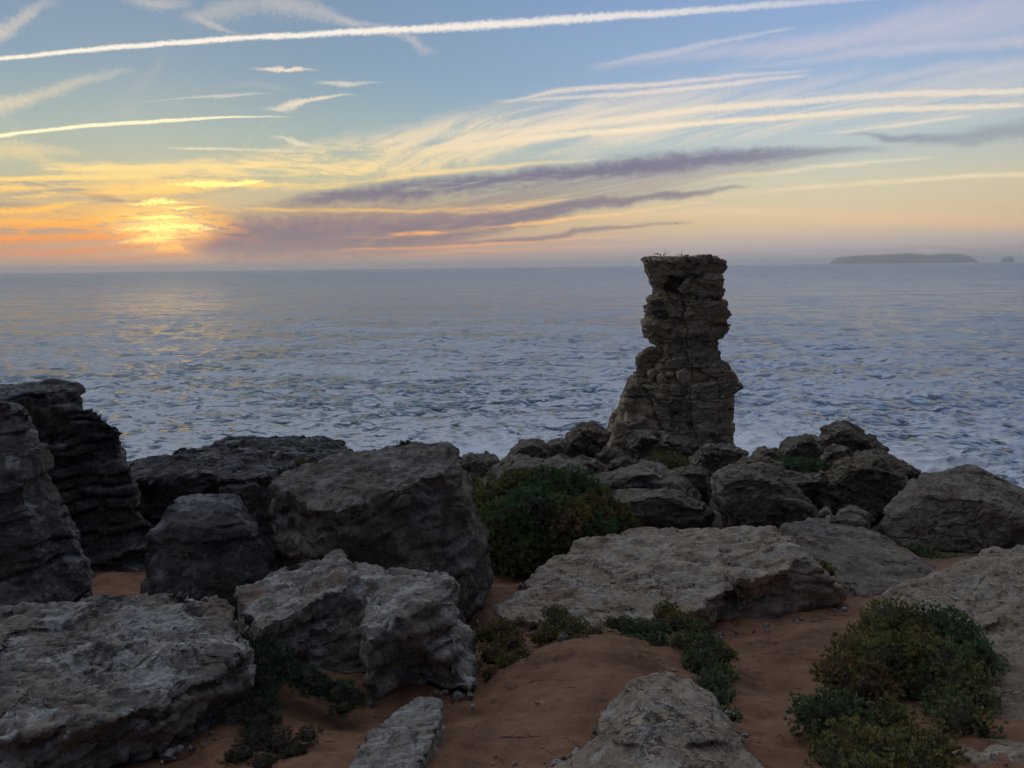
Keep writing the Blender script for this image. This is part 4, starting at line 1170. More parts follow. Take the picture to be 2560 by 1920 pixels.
    rock('boulder', 'rounded brown boulder by the foam, leftmost of the pair left of the tilted boulder', 'mid', [
        boulder([(1260, 1155), (1268, 1140), (1280, 1122), (1303, 1099), (1334, 1095), (1363, 1102), (1379, 1114), (1378, 1150), (1320, 1165)], 24, 1.5)], 24, S=0.9, seed=34, rnd=0, big=0.08, strata=0.054, layer=0.35, axis=(0.4, 0, 1), flake=0.03, fine=0.02)
    rock('rock', 'smaller smooth brown rock squeezed against the tilted layered boulder', 'mid', [
        boulder([(1366, 1104), (1376, 1098), (1404, 1098), (1412, 1110), (1408, 1155), (1370, 1150)], 25.5, 0.9)], 25.5, cat='rock', S=0.8, seed=35, rnd=0, big=0.06, strata=0.041, layer=0.3, flake=0.03, fine=0.018)
    rock('boulder', 'tilted layered boulder with thin sheets, left foot of the sea stack', 'tilt', [
        boulder([(1393, 1128), (1403, 1106), (1424, 1077), (1453, 1053), (1482, 1055), (1511, 1066), (1528, 1079), (1523, 1092), (1505, 1110), (1497, 1128), (1468, 1150), (1424, 1150)], 27, 1.6)],
        26, S=1.0, seed=36, rnd=0, big=0.07, strata=0.149, layer=0.16, groove=0.9, axis=(0.30, -0.2, 1), flake=0.04, fine=0.02, vox=0.07)
    rock('rock', 'small dark rock in the gap between the tilted boulder and the stack', 'mid', [
        boulder([(1490, 1130), (1516, 1116), (1538, 1124), (1540, 1142), (1510, 1158), (1480, 1150)], 26, 0.8)], 26, cat='rock', S=0.7, seed=37, rnd=0, big=0.07, strata=0.054, layer=0.2, flake=0.04, fine=0.018)
    rock('rock', 'little wedge of rock below the tilted layered boulder', 'mid', [
        boulder([(1384, 1142), (1401, 1132), (1424, 1146), (1418, 1160), (1390, 1158)], 23, 0.6)], 23, cat='rock', S=0.6, seed=38, rnd=0, big=0.06, strata=0.054, layer=0.2, flake=0.03, fine=0.015)
    rock('boulder', 'large slanting boulder with a diagonal crack right in front of the sea stack', 'tilt', [
        boulder([(1550, 1140), (1562, 1107), (1583, 1073), (1616, 1071), (1652, 1077), (1706, 1091), (1737, 1099), (1748, 1114), (1736, 1130), (1706, 1155), (1634, 1160), (1570, 1155)], 30, 2.2)],
        30, S=1.3, seed=39, rnd=0, big=0.10, strata=0.135, layer=0.20, groove=0.9, axis=(0.28, -0.1, 1), flake=0.05, fine=0.025, vox=0.085,
        cracks=[(P(1620, 1120, 28.8), (0.55, 0, -1.0), 0.10, 0.30)])
    rock('rock', 'small ribbed rock below the slanting boulder, beside the brown plant', 'tilt', [
        boulder([(1500, 1176), (1512, 1160), (1542, 1145), (1566, 1135), (1588, 1155), (1560, 1180), (1520, 1190)], 20, 0.8)], 20, cat='rock', S=0.7, seed=40, rnd=0, big=0.06, strata=0.095, layer=0.12, axis=(0.5, 0, 1), flake=0.03, fine=0.014)
    rock('boulder', 'dark boulder with white-flecked top, right of the slanting boulder', 'mid', [
        boulder([(1714, 1155), (1750, 1125), (1771, 1109), (1797, 1113), (1810, 1125), (1803, 1160), (1779, 1178), (1735, 1175)], 26, 1.2)], 26, S=0.8, seed=41, rnd=0, big=0.08, strata=0.081, layer=0.2, flake=0.05, fine=0.02)
    rock('boulder', 'smooth brown boulder at the right foot of the sea stack', 'mid', [
        boulder([(1790, 1118), (1800, 1109), (1829, 1109), (1868, 1128), (1868, 1142), (1837, 1165), (1800, 1165)], 29, 1.3)], 29, S=0.9, seed=42, rnd=0, big=0.07, strata=0.068, layer=0.3, axis=(0.4, 0, 1), flake=0.04, fine=0.02)


# ------------------------------------------------------------------ the sea stack
def z6(x, y):
    return 1480 + 0.3496 * x, 600 + 0.3496 * y


def build_stack():
    YS = 80.0
    base_p = P(1700, 1250, YS)
    st = empty('sea_stack', (base_p[0], YS, 0.0), 'tall layered rock stack standing in the sea, flat cap reaching the horizon', 'sea stack')

    def rg(lst, depth, dY=0.0, seed=0):
        out = []
        for q in lst:
            zy, xl, xr = q[:3]
            dd = q[3] if len(q) > 3 else depth
            a, y = z6(xl, zy)
            b_, _ = z6(xr, zy)
            out += ring(y, a, b_, YS + dY, dd, seed=seed)
        return np.array(out)

    def ol(lst, Yf, thick, shr=0.9):
        o = [z6(*q) for q in lst]
        c = np.mean(o, axis=0)
        a = [P(x, y, Yf) for x, y in o]
        b_ = [P(*(c + (np.array(q) - c) * shr), Yf + thick) for q in o]
        f = [P(*(c + (np.array(q) - c) * 0.86), Yf - thick * 0.07) for q in o]
        return np.array(a + b_ + f)

    def part(name, hulls, seed, vox=0.135, **kw):
        d = dict(S=3.0, rnd=0, big=0.04, strata=0.05, layer=0.36, groove=0.4, axis=(-0.06, 0.05, 1), flake=0.035, flake_scale=1.6, fine=0.05, rill=0.03, aniso=(0.9, 0.9, 1.3), frac=0.22, frac_size=1.9)
        d.update(kw)
        return child(name, rock_mesh(name, hulls, vox, seed=seed, **d), M['stack'], st)

    part('cap', [rg([(128, 400, 880), (136, 392, 925), (160, 390, 922), (190, 388, 924), (222, 392, 912), (245, 410, 885)], 6.8),
                 ol([(388, 134), (520, 128), (560, 150), (555, 200), (470, 214), (386, 190)], 76.8, 3.0), ol([(560, 126), (760, 122), (770, 180), (660, 196), (565, 186)], 76.3, 3.0),
                 ol([(765, 128), (870, 132), (930, 142), (931, 190), (840, 196), (770, 190)], 76.6, 3.5), ol([(740, 200), (930, 196), (905, 250), (720, 252)], 76.7, 2.5)], 1, layer=0.9, strata=0.09, big=0.06)
    part('cap_block', [ol([(376, 182), (548, 190), (540, 255), (522, 372), (460, 365), (412, 300), (385, 230)], 77.2, 4.5)], 2, layer=1.6, strata=0.12)
    part('neck', [rg([(190, 430, 905), (300, 440, 900), (415, 430, 910)], 4.0, 1.2)], 3, strata=0.15)
    part('wedge_block', [ol([(608, 352), (640, 310), (692, 255), (890, 246), (912, 256), (934, 292), (933, 398), (860, 410), (640, 385)], 76.6, 6.0, 0.94)], 4, layer=0.7, strata=0.14, big=0.14)
    part('shaft', [rg([(372, 462, 905), (400, 440, 920), (440, 408, 945), (500, 388, 951), (560, 392, 932), (610, 374, 922), (660, 396, 908), (700, 402, 895)], 6.6),
                   rg([(690, 405, 892), (750, 432, 884), (800, 480, 872), (845, 505, 860)], 6.0),
                   ol([(375, 470), (430, 455), (440, 540), (420, 560), (386, 540)], 78.5, 2.0),
                   ol([(410, 430), (520, 382), (640, 402), (632, 560), (430, 560), (392, 500)], 76.9, 3.0),
                   ol([(722, 430), (860, 425), (938, 432), (946, 500), (860, 548), (724, 545)], 76.5, 3.0),
                   ol([(392, 572), (610, 640), (598, 698), (425, 735), (374, 610)], 77.0, 3.0),
                   ol([(662, 590), (850, 562), (850, 688), (662, 690)], 76.2, 3.0),
                   ol([(855, 570), (928, 522), (914, 640), (890, 698), (852, 690)], 77.0, 3.0),
                   ol([(655, 702), (878, 702), (858, 828), (662, 828)], 76.7, 3.0),
                   ol([(530, 722), (645, 692), (645, 826), (520, 826)], 77.1, 3.0)], 5, layer=0.5, strata=0.06, big=0.05,
         cracks=[(P(*z6(655, 600), 77), (1, 0, 0.1), 0.07, 0.5), (P(*z6(640, 570), 77), (0.15, 0, 1), 0.12, 0.55), (P(*z6(640, 700), 77), (0.1, 0, 1), 0.10, 0.5), (P(*z6(700, 405), 77), (0.05, 0, 1), 0.2, 0.7)])
    part('shoulder', [ol([(302, 960), (328, 832), (396, 766), (448, 759), (470, 830), (525, 880), (525, 1010), (292, 1015)], 78.4, 4.5)], 6, strata=0.12, layer=0.9)
    part('ledge', [rg([(790, 470, 872, 5.8), (868, 430, 890, 6.4), (890, 410, 930, 7.0), (940, 380, 985, 7.6)], 7.0),
                   rg([(930, 400, 965, 7.4), (985, 340, 1015, 8.2), (1020, 300, 1044, 8.6), (1085, 270, 1010, 8.4)], 8.0)], 7, strata=0.06, layer=0.45, flake=0.05)
    part('base', [rg([(1010, 292, 940, 8.0), (1040, 280, 985, 8.6), (1090, 250, 1006, 9.0), (1160, 222, 968, 9.2), (1240, 192, 958, 9.6), (1300, 168, 938, 10), (1400, 132, 905, 10.4), (1500, 102, 892, 10.8), (1700, 60, 885, 11.5), (1960, 20, 880, 12)], 9),
                  ol([(690, 1042), (915, 1016), (905, 1138), (682, 1130)], 75.1, 3.0), ol([(405, 1250), (450, 1142), (676, 1124), (668, 1360), (520, 1328)], 75.0, 3.0),
                  ol([(692, 1136), (955, 1112), (938, 1300), (692, 1328)], 75.0, 3.0), ol([(290, 1012), (460, 1062), (402, 1256), (205, 1226), (252, 1082)], 75.8, 3.0),
                  ol([(182, 1290), (400, 1272), (520, 1350), (480, 1500), (118, 1480)], 74.9, 4.0), ol([(524, 1342), (898, 1312), (880, 1500), (500, 1500)], 74.7, 4.0)], 8,
         strata=0.05, layer=0.28, big=0.06, flake=0.04, flake_scale=2.2, frac=0.20, frac_size=2.6, cracks=[(P(*z6(420, 1200), 76), (1, 0, 0.45), 0.14, 0.5), (P(*z6(690, 1150), 76), (1, 0, 0.1), 0.10, 0.4), (P(*z6(560, 1290), 76), (1, 0, -0.5), 0.10, 0.35), (P(*z6(780, 1125), 76), (0, 0, 1), 0.10, 0.5)])
    part('foot_block', [ol([(925, 1300), (990, 1306), (1004, 1335), (1000, 1480), (1010, 1700), (860, 1700), (870, 1350)], 83.0, 5.0)], 9, strata=0.2, layer=0.9)
    # fallen blocks resting on the ledge
    rr = np.random.default_rng(3)
    blocks = [(655, 975, 128, 120, 75.6, -0.5), (555, 962, 52, 44, 75.9, 0.2), (498, 992, 74, 92, 75.8, -0.3), (520, 1062, 86, 82, 75.5, 0.3), (600, 1075, 96, 100, 75.3, 0.1), (760, 985, 110, 70, 75.9, 0.2), (835, 940, 110, 66, 76.4, 0.3), (340, 1012, 92, 52, 76.2, -0.3), (585, 890, 150, 90, 76.6, 0.1), (965, 965, 62, 66, 77.0, 0.4), (1008, 1020, 62, 88, 77.6, 0.3),
              (430, 955, 84, 70, 76.2, -0.2), (820, 1065, 190, 105, 75.7, 0.0), (930, 1020, 70, 80, 76.0, 0.1)]
    for i, (x, y, w, h, Yb, tl) in enumerate(blocks):
        o = []
        for a in np.linspace(0, 2 * math.pi, 6, endpoint=False) + rr.uniform(0, 1.0):
            e = rr.uniform(0.8, 1.15)
            u, v = math.cos(a), math.sin(a)
            u, v = math.copysign(abs(u) ** 0.7, u) * w / 2 * e, math.copysign(abs(v) ** 0.7, v) * h / 2 * e
            o.append(z6(x + u * math.cos(tl) - v * math.sin(tl), y + u * math.sin(tl) + v * math.cos(tl)))
        c = np.mean(o, axis=0)
        hull = np.array([P(*q, Yb) for q in o] + [P(*(c + (np.array(q) - c) * 0.78), Yb - 0.3) for q in o] + [P(*(c + (np.array(q) - c) * 0.9), Yb + 1.6) for q in o])
        child('fallen_block', rock_mesh('fallen_block', [hull], 0.11, S=1.2, seed=60 + i, rnd=0, big=0.05, strata=0.03, layer=0.4, flake=0.02, flake_scale=0.9, fine=0.025), M['stack'], st)


# ------------------------------------------------------------------ sea
def sea_hit(px, py):
    d = ray(px, py)
    t_ = -EYE / d[2]
    return d[0] * t_, d[1] * t_


def build_sea():
    na = 800
    ang = np.radians(np.linspace(-42, 42, na))
    dep = np.concatenate([np.linspace(40, 17.5, 30, endpoint=False), np.linspace(17.5, 0.9, 490, endpoint=False), np.geomspace(0.9, 0.062, 40)])
    rad = EYE / np.tan(np.radians(dep))
    A, R = np.meshgrid(ang, rad)
    x = R * np.sin(A)
    y = R * np.cos(A)
    dr = np.gradient(rad)[:, None] * np.ones_like(A)
    da = R * (ang[1] - ang[0])
    rng = np.random.default_rng(21)
    z = np.zeros_like(x)
    hx = np.zeros_like(x)
    hy = np.zeros_like(x)
    N = 84
    lam = np.geomspace(1.5, 40, N)
    for i in range(N):
        L = lam[i]
        th = RAD(-98) + rng.normal() * (0.75 if L < 14 else 0.40)
        kx, ky = math.cos(th), math.sin(th)
        amp = 0.016 * L ** 0.9 * rng.uniform(0.6, 1.4) * (1.0 if L < 4 else (4 / L) ** 0.7)
        samp = np.maximum(dr * abs(ky), da * abs(kx)) + 1e-6
        att = sst(L / samp, 2.0, 5.0)
        ph = 2 * math.pi / L * (kx * x + ky * y) + rng.uniform(0, 6.28)
        # slow groupiness so crests do not run on for ever
        grp = 0.65 + 0.5 * np.sin(2 * math.pi / (L * rng.uniform(5, 9)) * (ky * x - kx * y) + rng.uniform(0, 6)) * np.sin(2 * math.pi / (L * rng.uniform(4, 8)) * (kx * x + ky * y) + rng.uniform(0, 6))
        a_ = amp * att * grp
        z += a_ * np.cos(ph)
        hx -= 0.8 * a_ * kx * np.sin(ph)
        hy -= 0.8 * a_ * ky * np.sin(ph)
    drop = R ** 2 / (2 * 6371000.0)
    V = np.stack([(x + hx).ravel(), (y + hy).ravel(), (z - drop).ravel()], 1)
    nr = len(rad)
    I = np.arange(nr - 1)[:, None] * na + np.arange(na - 1)[None, :]
    Fq = np.stack([I, I + 1, I + 1 + na, I + na], -1).reshape(-1, 4)[:, ::-1]
    me = mesh_np('sea', V, Fq)
    # surf: around the stack and along the foot of the cliff
    foam = np.zeros_like(x)
    for (px_, py_, sx, sy, s) in [(1200, 1128, 13, 10, 0.75), (1275, 1110, 10, 14, 0.6), (1390, 1105, 8, 12, 0.42), (1900, 1105, 12, 14, 0.8), (1875, 1130, 8, 9, 0.85), (1960, 1075, 16, 16, 0.55), (2290, 1150, 10, 10, 0.75),
                                  (2360, 1165, 14, 7, 0.7), (2555, 1220, 7, 6, 0.8), (2440, 1185, 20, 9, 0.45), (1520, 1110, 9, 12, 0.75), (1100, 1110, 26, 14, 0.42), (870, 1095, 30, 10, 0.22), (1750, 1060, 20, 20, 0.35)]:
        cx, cy = sea_hit(px_, py_)
        foam = np.maximum(foam, s * np.exp(-((x - cx) / sx) ** 2 - ((y - cy) / sy) ** 2))
    zz_ = z / (np.std(z[30:200]) + 1e-6)
    flat = np.stack([x.ravel() * 0.03, y.ravel() * 0.06, 0 * x.ravel()], 1)
    patch = sst(fbm(flat, 3).reshape(x.shape), 0.25, 0.8)
    foam = foam + 0.42 * sst(zz_, 2.0, 3.0) * patch
    at_ = me.attributes.new('foam', 'FLOAT', 'POINT')
    at_.data.foreach_set('value', foam.astype(np.float32).ravel())
    obj('sea', me, M['sea'], label='choppy blue-grey sea reaching to the horizon', kind='structure')


# ------------------------------------------------------------------ island, islet, birds
def build_far():
    Yi = 14000.0
    def prof(pts_, name, lab, cat, depth, seed):
        xs = np.array([q[0] for q in pts_], float)
        ys = np.array([q[1] for q in pts_], float)
        X = np.linspace(xs[0], xs[-1], 140)
        Yp = np.interp(X, xs, ys)
        rows = []
        prof_w = np.array([-0.5, -0.47, -0.42, -0.3, -0.1, 0.15, 0.4, 0.5])
        prof_h = np.array([-0.15, 0.45, 0.80, 0.94, 1.0, 0.98, 0.7, -0.15])
        V = []
        for w_, h_ in zip(prof_w, prof_h):
            for i, (a, b_) in enumerate(zip(X, Yp)):
                q = P(a, b_, Yi)
                tp = max(q[2] + Yi ** 2 / 12742000.0, 3.0)
                e = min(1.0, 4.0 * min(i, len(X) - 1 - i) / len(X) + 0.15)
                V.append((q[0], Yi + w_ * depth * e, tp * h_ - Yi ** 2 / 12742000.0))
        V = np.array(V)
        V[:, 2] += fbm(V / 60.0 + seed, 4) * 3.0
        n = len(X)
        I = (np.arange(len(prof_w) - 1)[:, None] * n + np.arange(n - 1)[None, :])
        Fq = np.stack([I, I + 1, I + 1 + n, I + n], -1).reshape(-1, 4)
        return mesh_np(name, V, Fq)
    me = prof([(2076, 656), (2086, 650), (2094, 643), (2122, 641), (2150, 638.5), (2200, 636.5), (2245, 635), (2262, 633.5), (2275, 633.5), (2300, 636), (2316, 639), (2330, 637), (2345, 634.5), (2365, 633.5), (2395, 634.5), (2415, 638), (2425, 643), (2432, 648), (2440, 651)], 'island', '', '', 700, 1.0)
    isl = obj('island', me, M['far'], label='long low hazy island on the horizon at the right', cat='island')
    lt = P(2274, 633.5, Yi)
    bm = bmesh.new()
    bmesh.ops.create_cone(bm, cap_ends=True, segments=10, radius1=7, radius2=5, depth=34, matrix=Matrix.Translation((lt[0], Yi, lt[2] + 14)))
    bmesh.ops.create_cone(bm, cap_ends=True, segments=10, radius1=4.4, radius2=4.4, depth=1.2, matrix=Matrix.Translation((lt[0], Yi, lt[2] + 31.6)))
    bmesh.ops.create_cone(bm, cap_ends=True, segments=10, radius1=2.6, radius2=0.4, depth=6, matrix=Matrix.Translation((lt[0], Yi, lt[2] + 35.2)))
    bmesh.ops.create_cube(bm, size=1.0, matrix=Matrix.Translation((lt[0] - 4, Yi, lt[2] + 2)) @ Matrix.Diagonal((34, 12, 8, 1)))
    me = bpy.data.meshes.new('lighthouse')
    bm.to_mesh(me)
    bm.free()
    obj('lighthouse', me, M['tower'], label='tiny lighthouse on the crest of the hazy island', cat='lighthouse')
    me = prof([(2502, 651), (2508, 647), (2516, 642), (2522, 640), (2528, 641), (2532, 646), (2536, 651)], 'islet', '', '', 120, 4.0)
    obj('islet', me, M['far'], label='small hump of an islet right of the long island', cat='island')
    # gull in flight
    c = P(1691, 560, 260.0)
    bm = bmesh.new()
    body = [(-0.28, 0.0), (-0.20, 0.06), (-0.05, 0.09), (0.12, 0.08), (0.24, 0.055), (0.31, 0.02)]
    rings_ = []
    for u, r_ in body:
        rings_.append([bm.verts.new((u, r_ * math.cos(a), r_ * math.sin(a))) if r_ > 0 else None for a in np.linspace(0, 2 * math.pi, 8, endpoint=False)])
    tail = bm.verts.new((-0.36, 0, 0))
    for i in range(1, len(rings_) - 1):
        for j in range(8):
            bm.faces.new((rings_[i][j], rings_[i][(j + 1) % 8], rings_[i + 1][(j + 1) % 8], rings_[i + 1][j]))
    for j in range(8):
        bm.faces.new((tail, rings_[1][(j + 1) % 8], rings_[1][j]))
    beak = bm.verts.new((0.36, 0, -0.02))
    for j in range(8):
        bm.faces.new((beak, rings_[-1][j], rings_[-1][(j + 1) % 8]))
    me = bpy.data.meshes.new('seagull')
    bm.to_mesh(me)
    bm.free()
    g_ = obj('seagull', me, M['gull'], label='tiny gull in flight high above the sea stack', cat='bird')
    for s in (-1, 1):
        bm = bmesh.new()
        sec = [(0.05, 0.13, -0.11, 0.03), (0.32, 0.16, -0.05, 0.16), (0.60, 0.10, -0.07, 0.12), (0.80, -0.06, -0.12, 0.04)]
        top = [(bm.verts.new((a, s * y_, z_ + 0.012)), bm.verts.new((b_, s * y_, z_ + 0.006))) for y_, a, b_, z_ in sec]
        bot = [(bm.verts.new((a, s * y_, z_ - 0.006)), bm.verts.new((b_, s * y_, z_ - 0.004))) for y_, a, b_, z_ in sec]
        for i in range(3):
            bm.faces.new((top[i][0], top[i][1], top[i + 1][1], top[i + 1][0]))
            bm.faces.new((bot[i][0], bot[i + 1][0], bot[i + 1][1], bot[i][1]))
            bm.faces.new((top[i][0], top[i + 1][0], bot[i + 1][0], bot[i][0]))
            bm.faces.new((top[i][1], bot[i][1], bot[i + 1][1], top[i + 1][1]))
        me = bpy.data.meshes.new('wing')
        bm.to_mesh(me)
        bm.free()
        obj('wing', me, M['gull'], g_)
    g_.location = c
    g_.rotation_euler = (RAD(38), RAD(-10), RAD(50))


# ------------------------------------------------------------------ plants
def tuft_template(kind):
    """verts, tris of one shoot pointing along +z, length 1"""
    V, Fs = [], []
    r = np.random.default_rng(4)
    if kind == 'rosette':
        spec = [(8, 0.95, 0.55, 0.26), (6, 0.5, 0.85, 0.24), (3, 0.15, 1.0, 0.2)]
    elif kind == 'spray':
        spec = [(5, 0.75, 0.7, 0.2), (4, 0.3, 1.0, 0.18)]
    elif kind == 'bud':
        spec = [(4, 0.7, 0.65, 0.30), (3, 0.25, 1.0, 0.28)]
    else:
        spec = [(4, 0.9, 0.45, 0.16), (4, 0.8, 0.8, 0.14), (3, 0.4, 1.15, 0.12)]
    for n, out, hgt, wd in spec:
        for i in range(n):
            a = 2 * math.pi * (i + r.uniform(-0.2, 0.2)) / n + out * 3
            ca, sa = math.cos(a), math.sin(a)
            b0 = np.array([0.06 * ca, 0.06 * sa, hgt * 0.10])
            tip = np.array([out * 0.75 * ca, out * 0.75 * sa, hgt])
            mid = (b0 + tip) * 0.5 + np.array([0.08 * ca, 0.08 * sa, -0.08 * out])
            sd = np.array([-sa, ca, 0]) * wd * 0.5
            k = len(V)
            V += [b0, mid - sd, mid + sd, tip]
            Fs += [(k, k + 1, k + 2), (k + 1, k + 3, k + 2)]
    return np.array(V), np.array(Fs)


TUFT = {k: tuft_template(k) for k in ('rosette', 'spray', 'frond', 'bud')}


def shoots(name, pos, nrm, size, tint, kind='rosette', val=None):
    TV, TF = TUFT[kind]
    n = len(pos)
    r = np.random.default_rng(n)
    w = nrm / np.linalg.norm(nrm, axis=1)[:, None]
    a = np.cross(w, r.normal(size=(n, 3)))
    a /= np.linalg.norm(a, axis=1)[:, None]
    b_ = np.cross(w, a)
    Rm = np.stack([a, b_, w], -1)
    V = np.einsum('nij,mj->nmi', Rm, TV) * size[:, None, None] + pos[:, None, :]
    m_ = len(TV)
    Fq = (TF[None] + (np.arange(n) * m_)[:, None, None]).reshape(-1, 3)
    me = mesh_np(name, V.reshape(-1, 3), Fq, smooth=False)
    col = np.zeros((n, m_, 3), dtype=np.float32)
    col[..., 0] = np.clip(tint[:, None] + r.normal(size=(n, m_)) * 0.03, 0, 1)
    vv = np.ones(n) if val is None else val
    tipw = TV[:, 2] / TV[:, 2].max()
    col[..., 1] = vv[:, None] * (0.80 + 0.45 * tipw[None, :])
    at_ = me.attributes.new('tint', 'FLOAT_VECTOR', 'POINT')
    at_.data.foreach_set('vector', col.ravel())
    return me


def lobed_plant(name, label, cat, lobes, dens, size, mat, kind='rosette', seed=0, group=None, up=0.5, lumpy=0.18, core=True, cluster=0.5):
    """lobes: (centre xyz, radii xyz, tint). Shoots cover the lobes' outer shell."""
    r = np.random.default_rng(seed)
    c0 = np.mean([l[0] for l in lobes], axis=0)
    zb = min(l[0][2] - l[1][2] * 0.3 for l in lobes)
    root = empty(name, (c0[0], c0[1], zb), label, cat, group)
    PP, NN, SS, TT, VV = [], [], [], [], []
    for (c, rad, tint) in lobes:
        c = np.array(c)
        rad = np.array(rad, float)
        area = 4 * math.pi * ((rad[0] * rad[1]) ** 1.6 / 3 + (rad[0] * rad[2]) ** 1.6 / 3 + (rad[1] * rad[2]) ** 1.6 / 3) ** (1 / 1.6)
        n = int(area * dens * 0.75)
        d = r.normal(size=(n * 2, 3))
        d /= np.linalg.norm(d, axis=1)[:, None]
        d = d[d[:, 2] > -0.45][:n]
        n = len(d)
        lump = fbm(d * 2.6 + c * 3.1 + seed, 3)
        hole = fbm(d * 4.2 + c * 5.0 + seed + 40, 2)
        k = 1 + lumpy * lump
        k = k * np.where(hole < -0.30, r.uniform(0.6, 0.85, n), 1.0) * r.uniform(0.88, 1.04, n)
        p_ = c + d * rad * k[:, None]
        nn_ = d / rad
        nn_ /= np.linalg.norm(nn_, axis=1)[:, None]
        nn_ = nn_ + np.array([0, 0, up]) + r.normal(size=(n, 3)) * 0.28
        PP.append(p_)
        NN.append(nn_)
        SS.append(size * r.uniform(0.65, 1.25, n))
        tn = fbm(d * 1.8 + c * 7 + seed + 9, 2)
        TT.append(np.clip(tint + 0.42 * cluster * tn + r.normal(size=n) * 0.035, 0, 1))
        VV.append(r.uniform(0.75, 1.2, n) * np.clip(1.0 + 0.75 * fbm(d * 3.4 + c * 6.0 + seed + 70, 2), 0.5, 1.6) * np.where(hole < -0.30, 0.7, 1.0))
    PP, NN, SS, TT, VV = map(np.concatenate, (PP, NN, SS, TT, VV))
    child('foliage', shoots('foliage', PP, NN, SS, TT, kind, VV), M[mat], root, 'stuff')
    if core:
        V, Fs = [], []
        for (c, rad, tint) in lobes:
            nst = 14
            for i in range(nst):
                d = r.normal(size=3)
                d[2] = abs(d[2]) + 0.1
                d /= np.linalg.norm(d)
                a0 = np.array([c[0] + r.normal() * rad[0] * 0.15, c[1] + r.normal() * rad[1] * 0.15, c[2] - rad[2] * 0.6])
                a1 = np.array(c) + d * np.array(rad) * 0.95
                am = (a0 + a1) / 2 + r.normal(size=3) * min(rad) * 0.15
                V, Fs = tube(V, Fs, [a0, am, a1], [size * 0.35, size * 0.25, size * 0.12])
        me = bpy.data.meshes.new('stems')
        me.from_pydata([tuple(v) for v in V], [], Fs)
        child('stems', me, M['stem'], root, 'stuff')
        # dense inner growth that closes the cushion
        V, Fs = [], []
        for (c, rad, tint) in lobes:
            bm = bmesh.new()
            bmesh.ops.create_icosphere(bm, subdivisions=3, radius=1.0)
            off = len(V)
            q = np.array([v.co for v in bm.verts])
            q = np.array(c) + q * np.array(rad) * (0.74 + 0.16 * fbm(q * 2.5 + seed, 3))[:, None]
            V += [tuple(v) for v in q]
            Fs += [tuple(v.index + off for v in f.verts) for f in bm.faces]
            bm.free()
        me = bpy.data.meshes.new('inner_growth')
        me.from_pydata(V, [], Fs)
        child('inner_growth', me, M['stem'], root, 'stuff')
    return root


def tube(V, Fs, path, rads, k=5):
    path = [np.array(q, float) for q in path]
    base = len(V)
    for i, q in enumerate(path):
        tdir = path[min(i + 1, len(path) - 1)] - path[max(i - 1, 0)]
        tdir = tdir / (np.linalg.norm(tdir) + 1e-9)
        a = np.cross(tdir, [0.3, 0.2, 0.93])
        a /= np.linalg.norm(a) + 1e-9
        b_ = np.cross(tdir, a)
        for j in range(k):
            an = 2 * math.pi * j / k
            V.append(tuple(q + rads[i] * (a * math.cos(an) + b_ * math.sin(an))))
    for i in range(len(path) - 1):
        for j in range(k):
            j2 = (j + 1) % k
            Fs.append((base + i * k + j, base + i * k + j2, base + (i + 1) * k + j2, base + (i + 1) * k + j))
    Fs.append(tuple(base + j for j in range(k))[::-1])
    Fs.append(tuple(base + (len(path) - 1) * k + j for j in range(k)))
    return V, Fs


def gz(px, py, Y0=None):
    """where the view through that place meets the sand"""
    d = ray(px, py)
    lo, hi = 1.5, 60.0
    for _ in range(26):
        mid = (lo + hi) / 2
        q = P(px, py, mid)
        if q[2] > float(ground_z(q[0], q[1])):
            lo = mid
        else:
            hi = mid
    return P(px, py, lo)


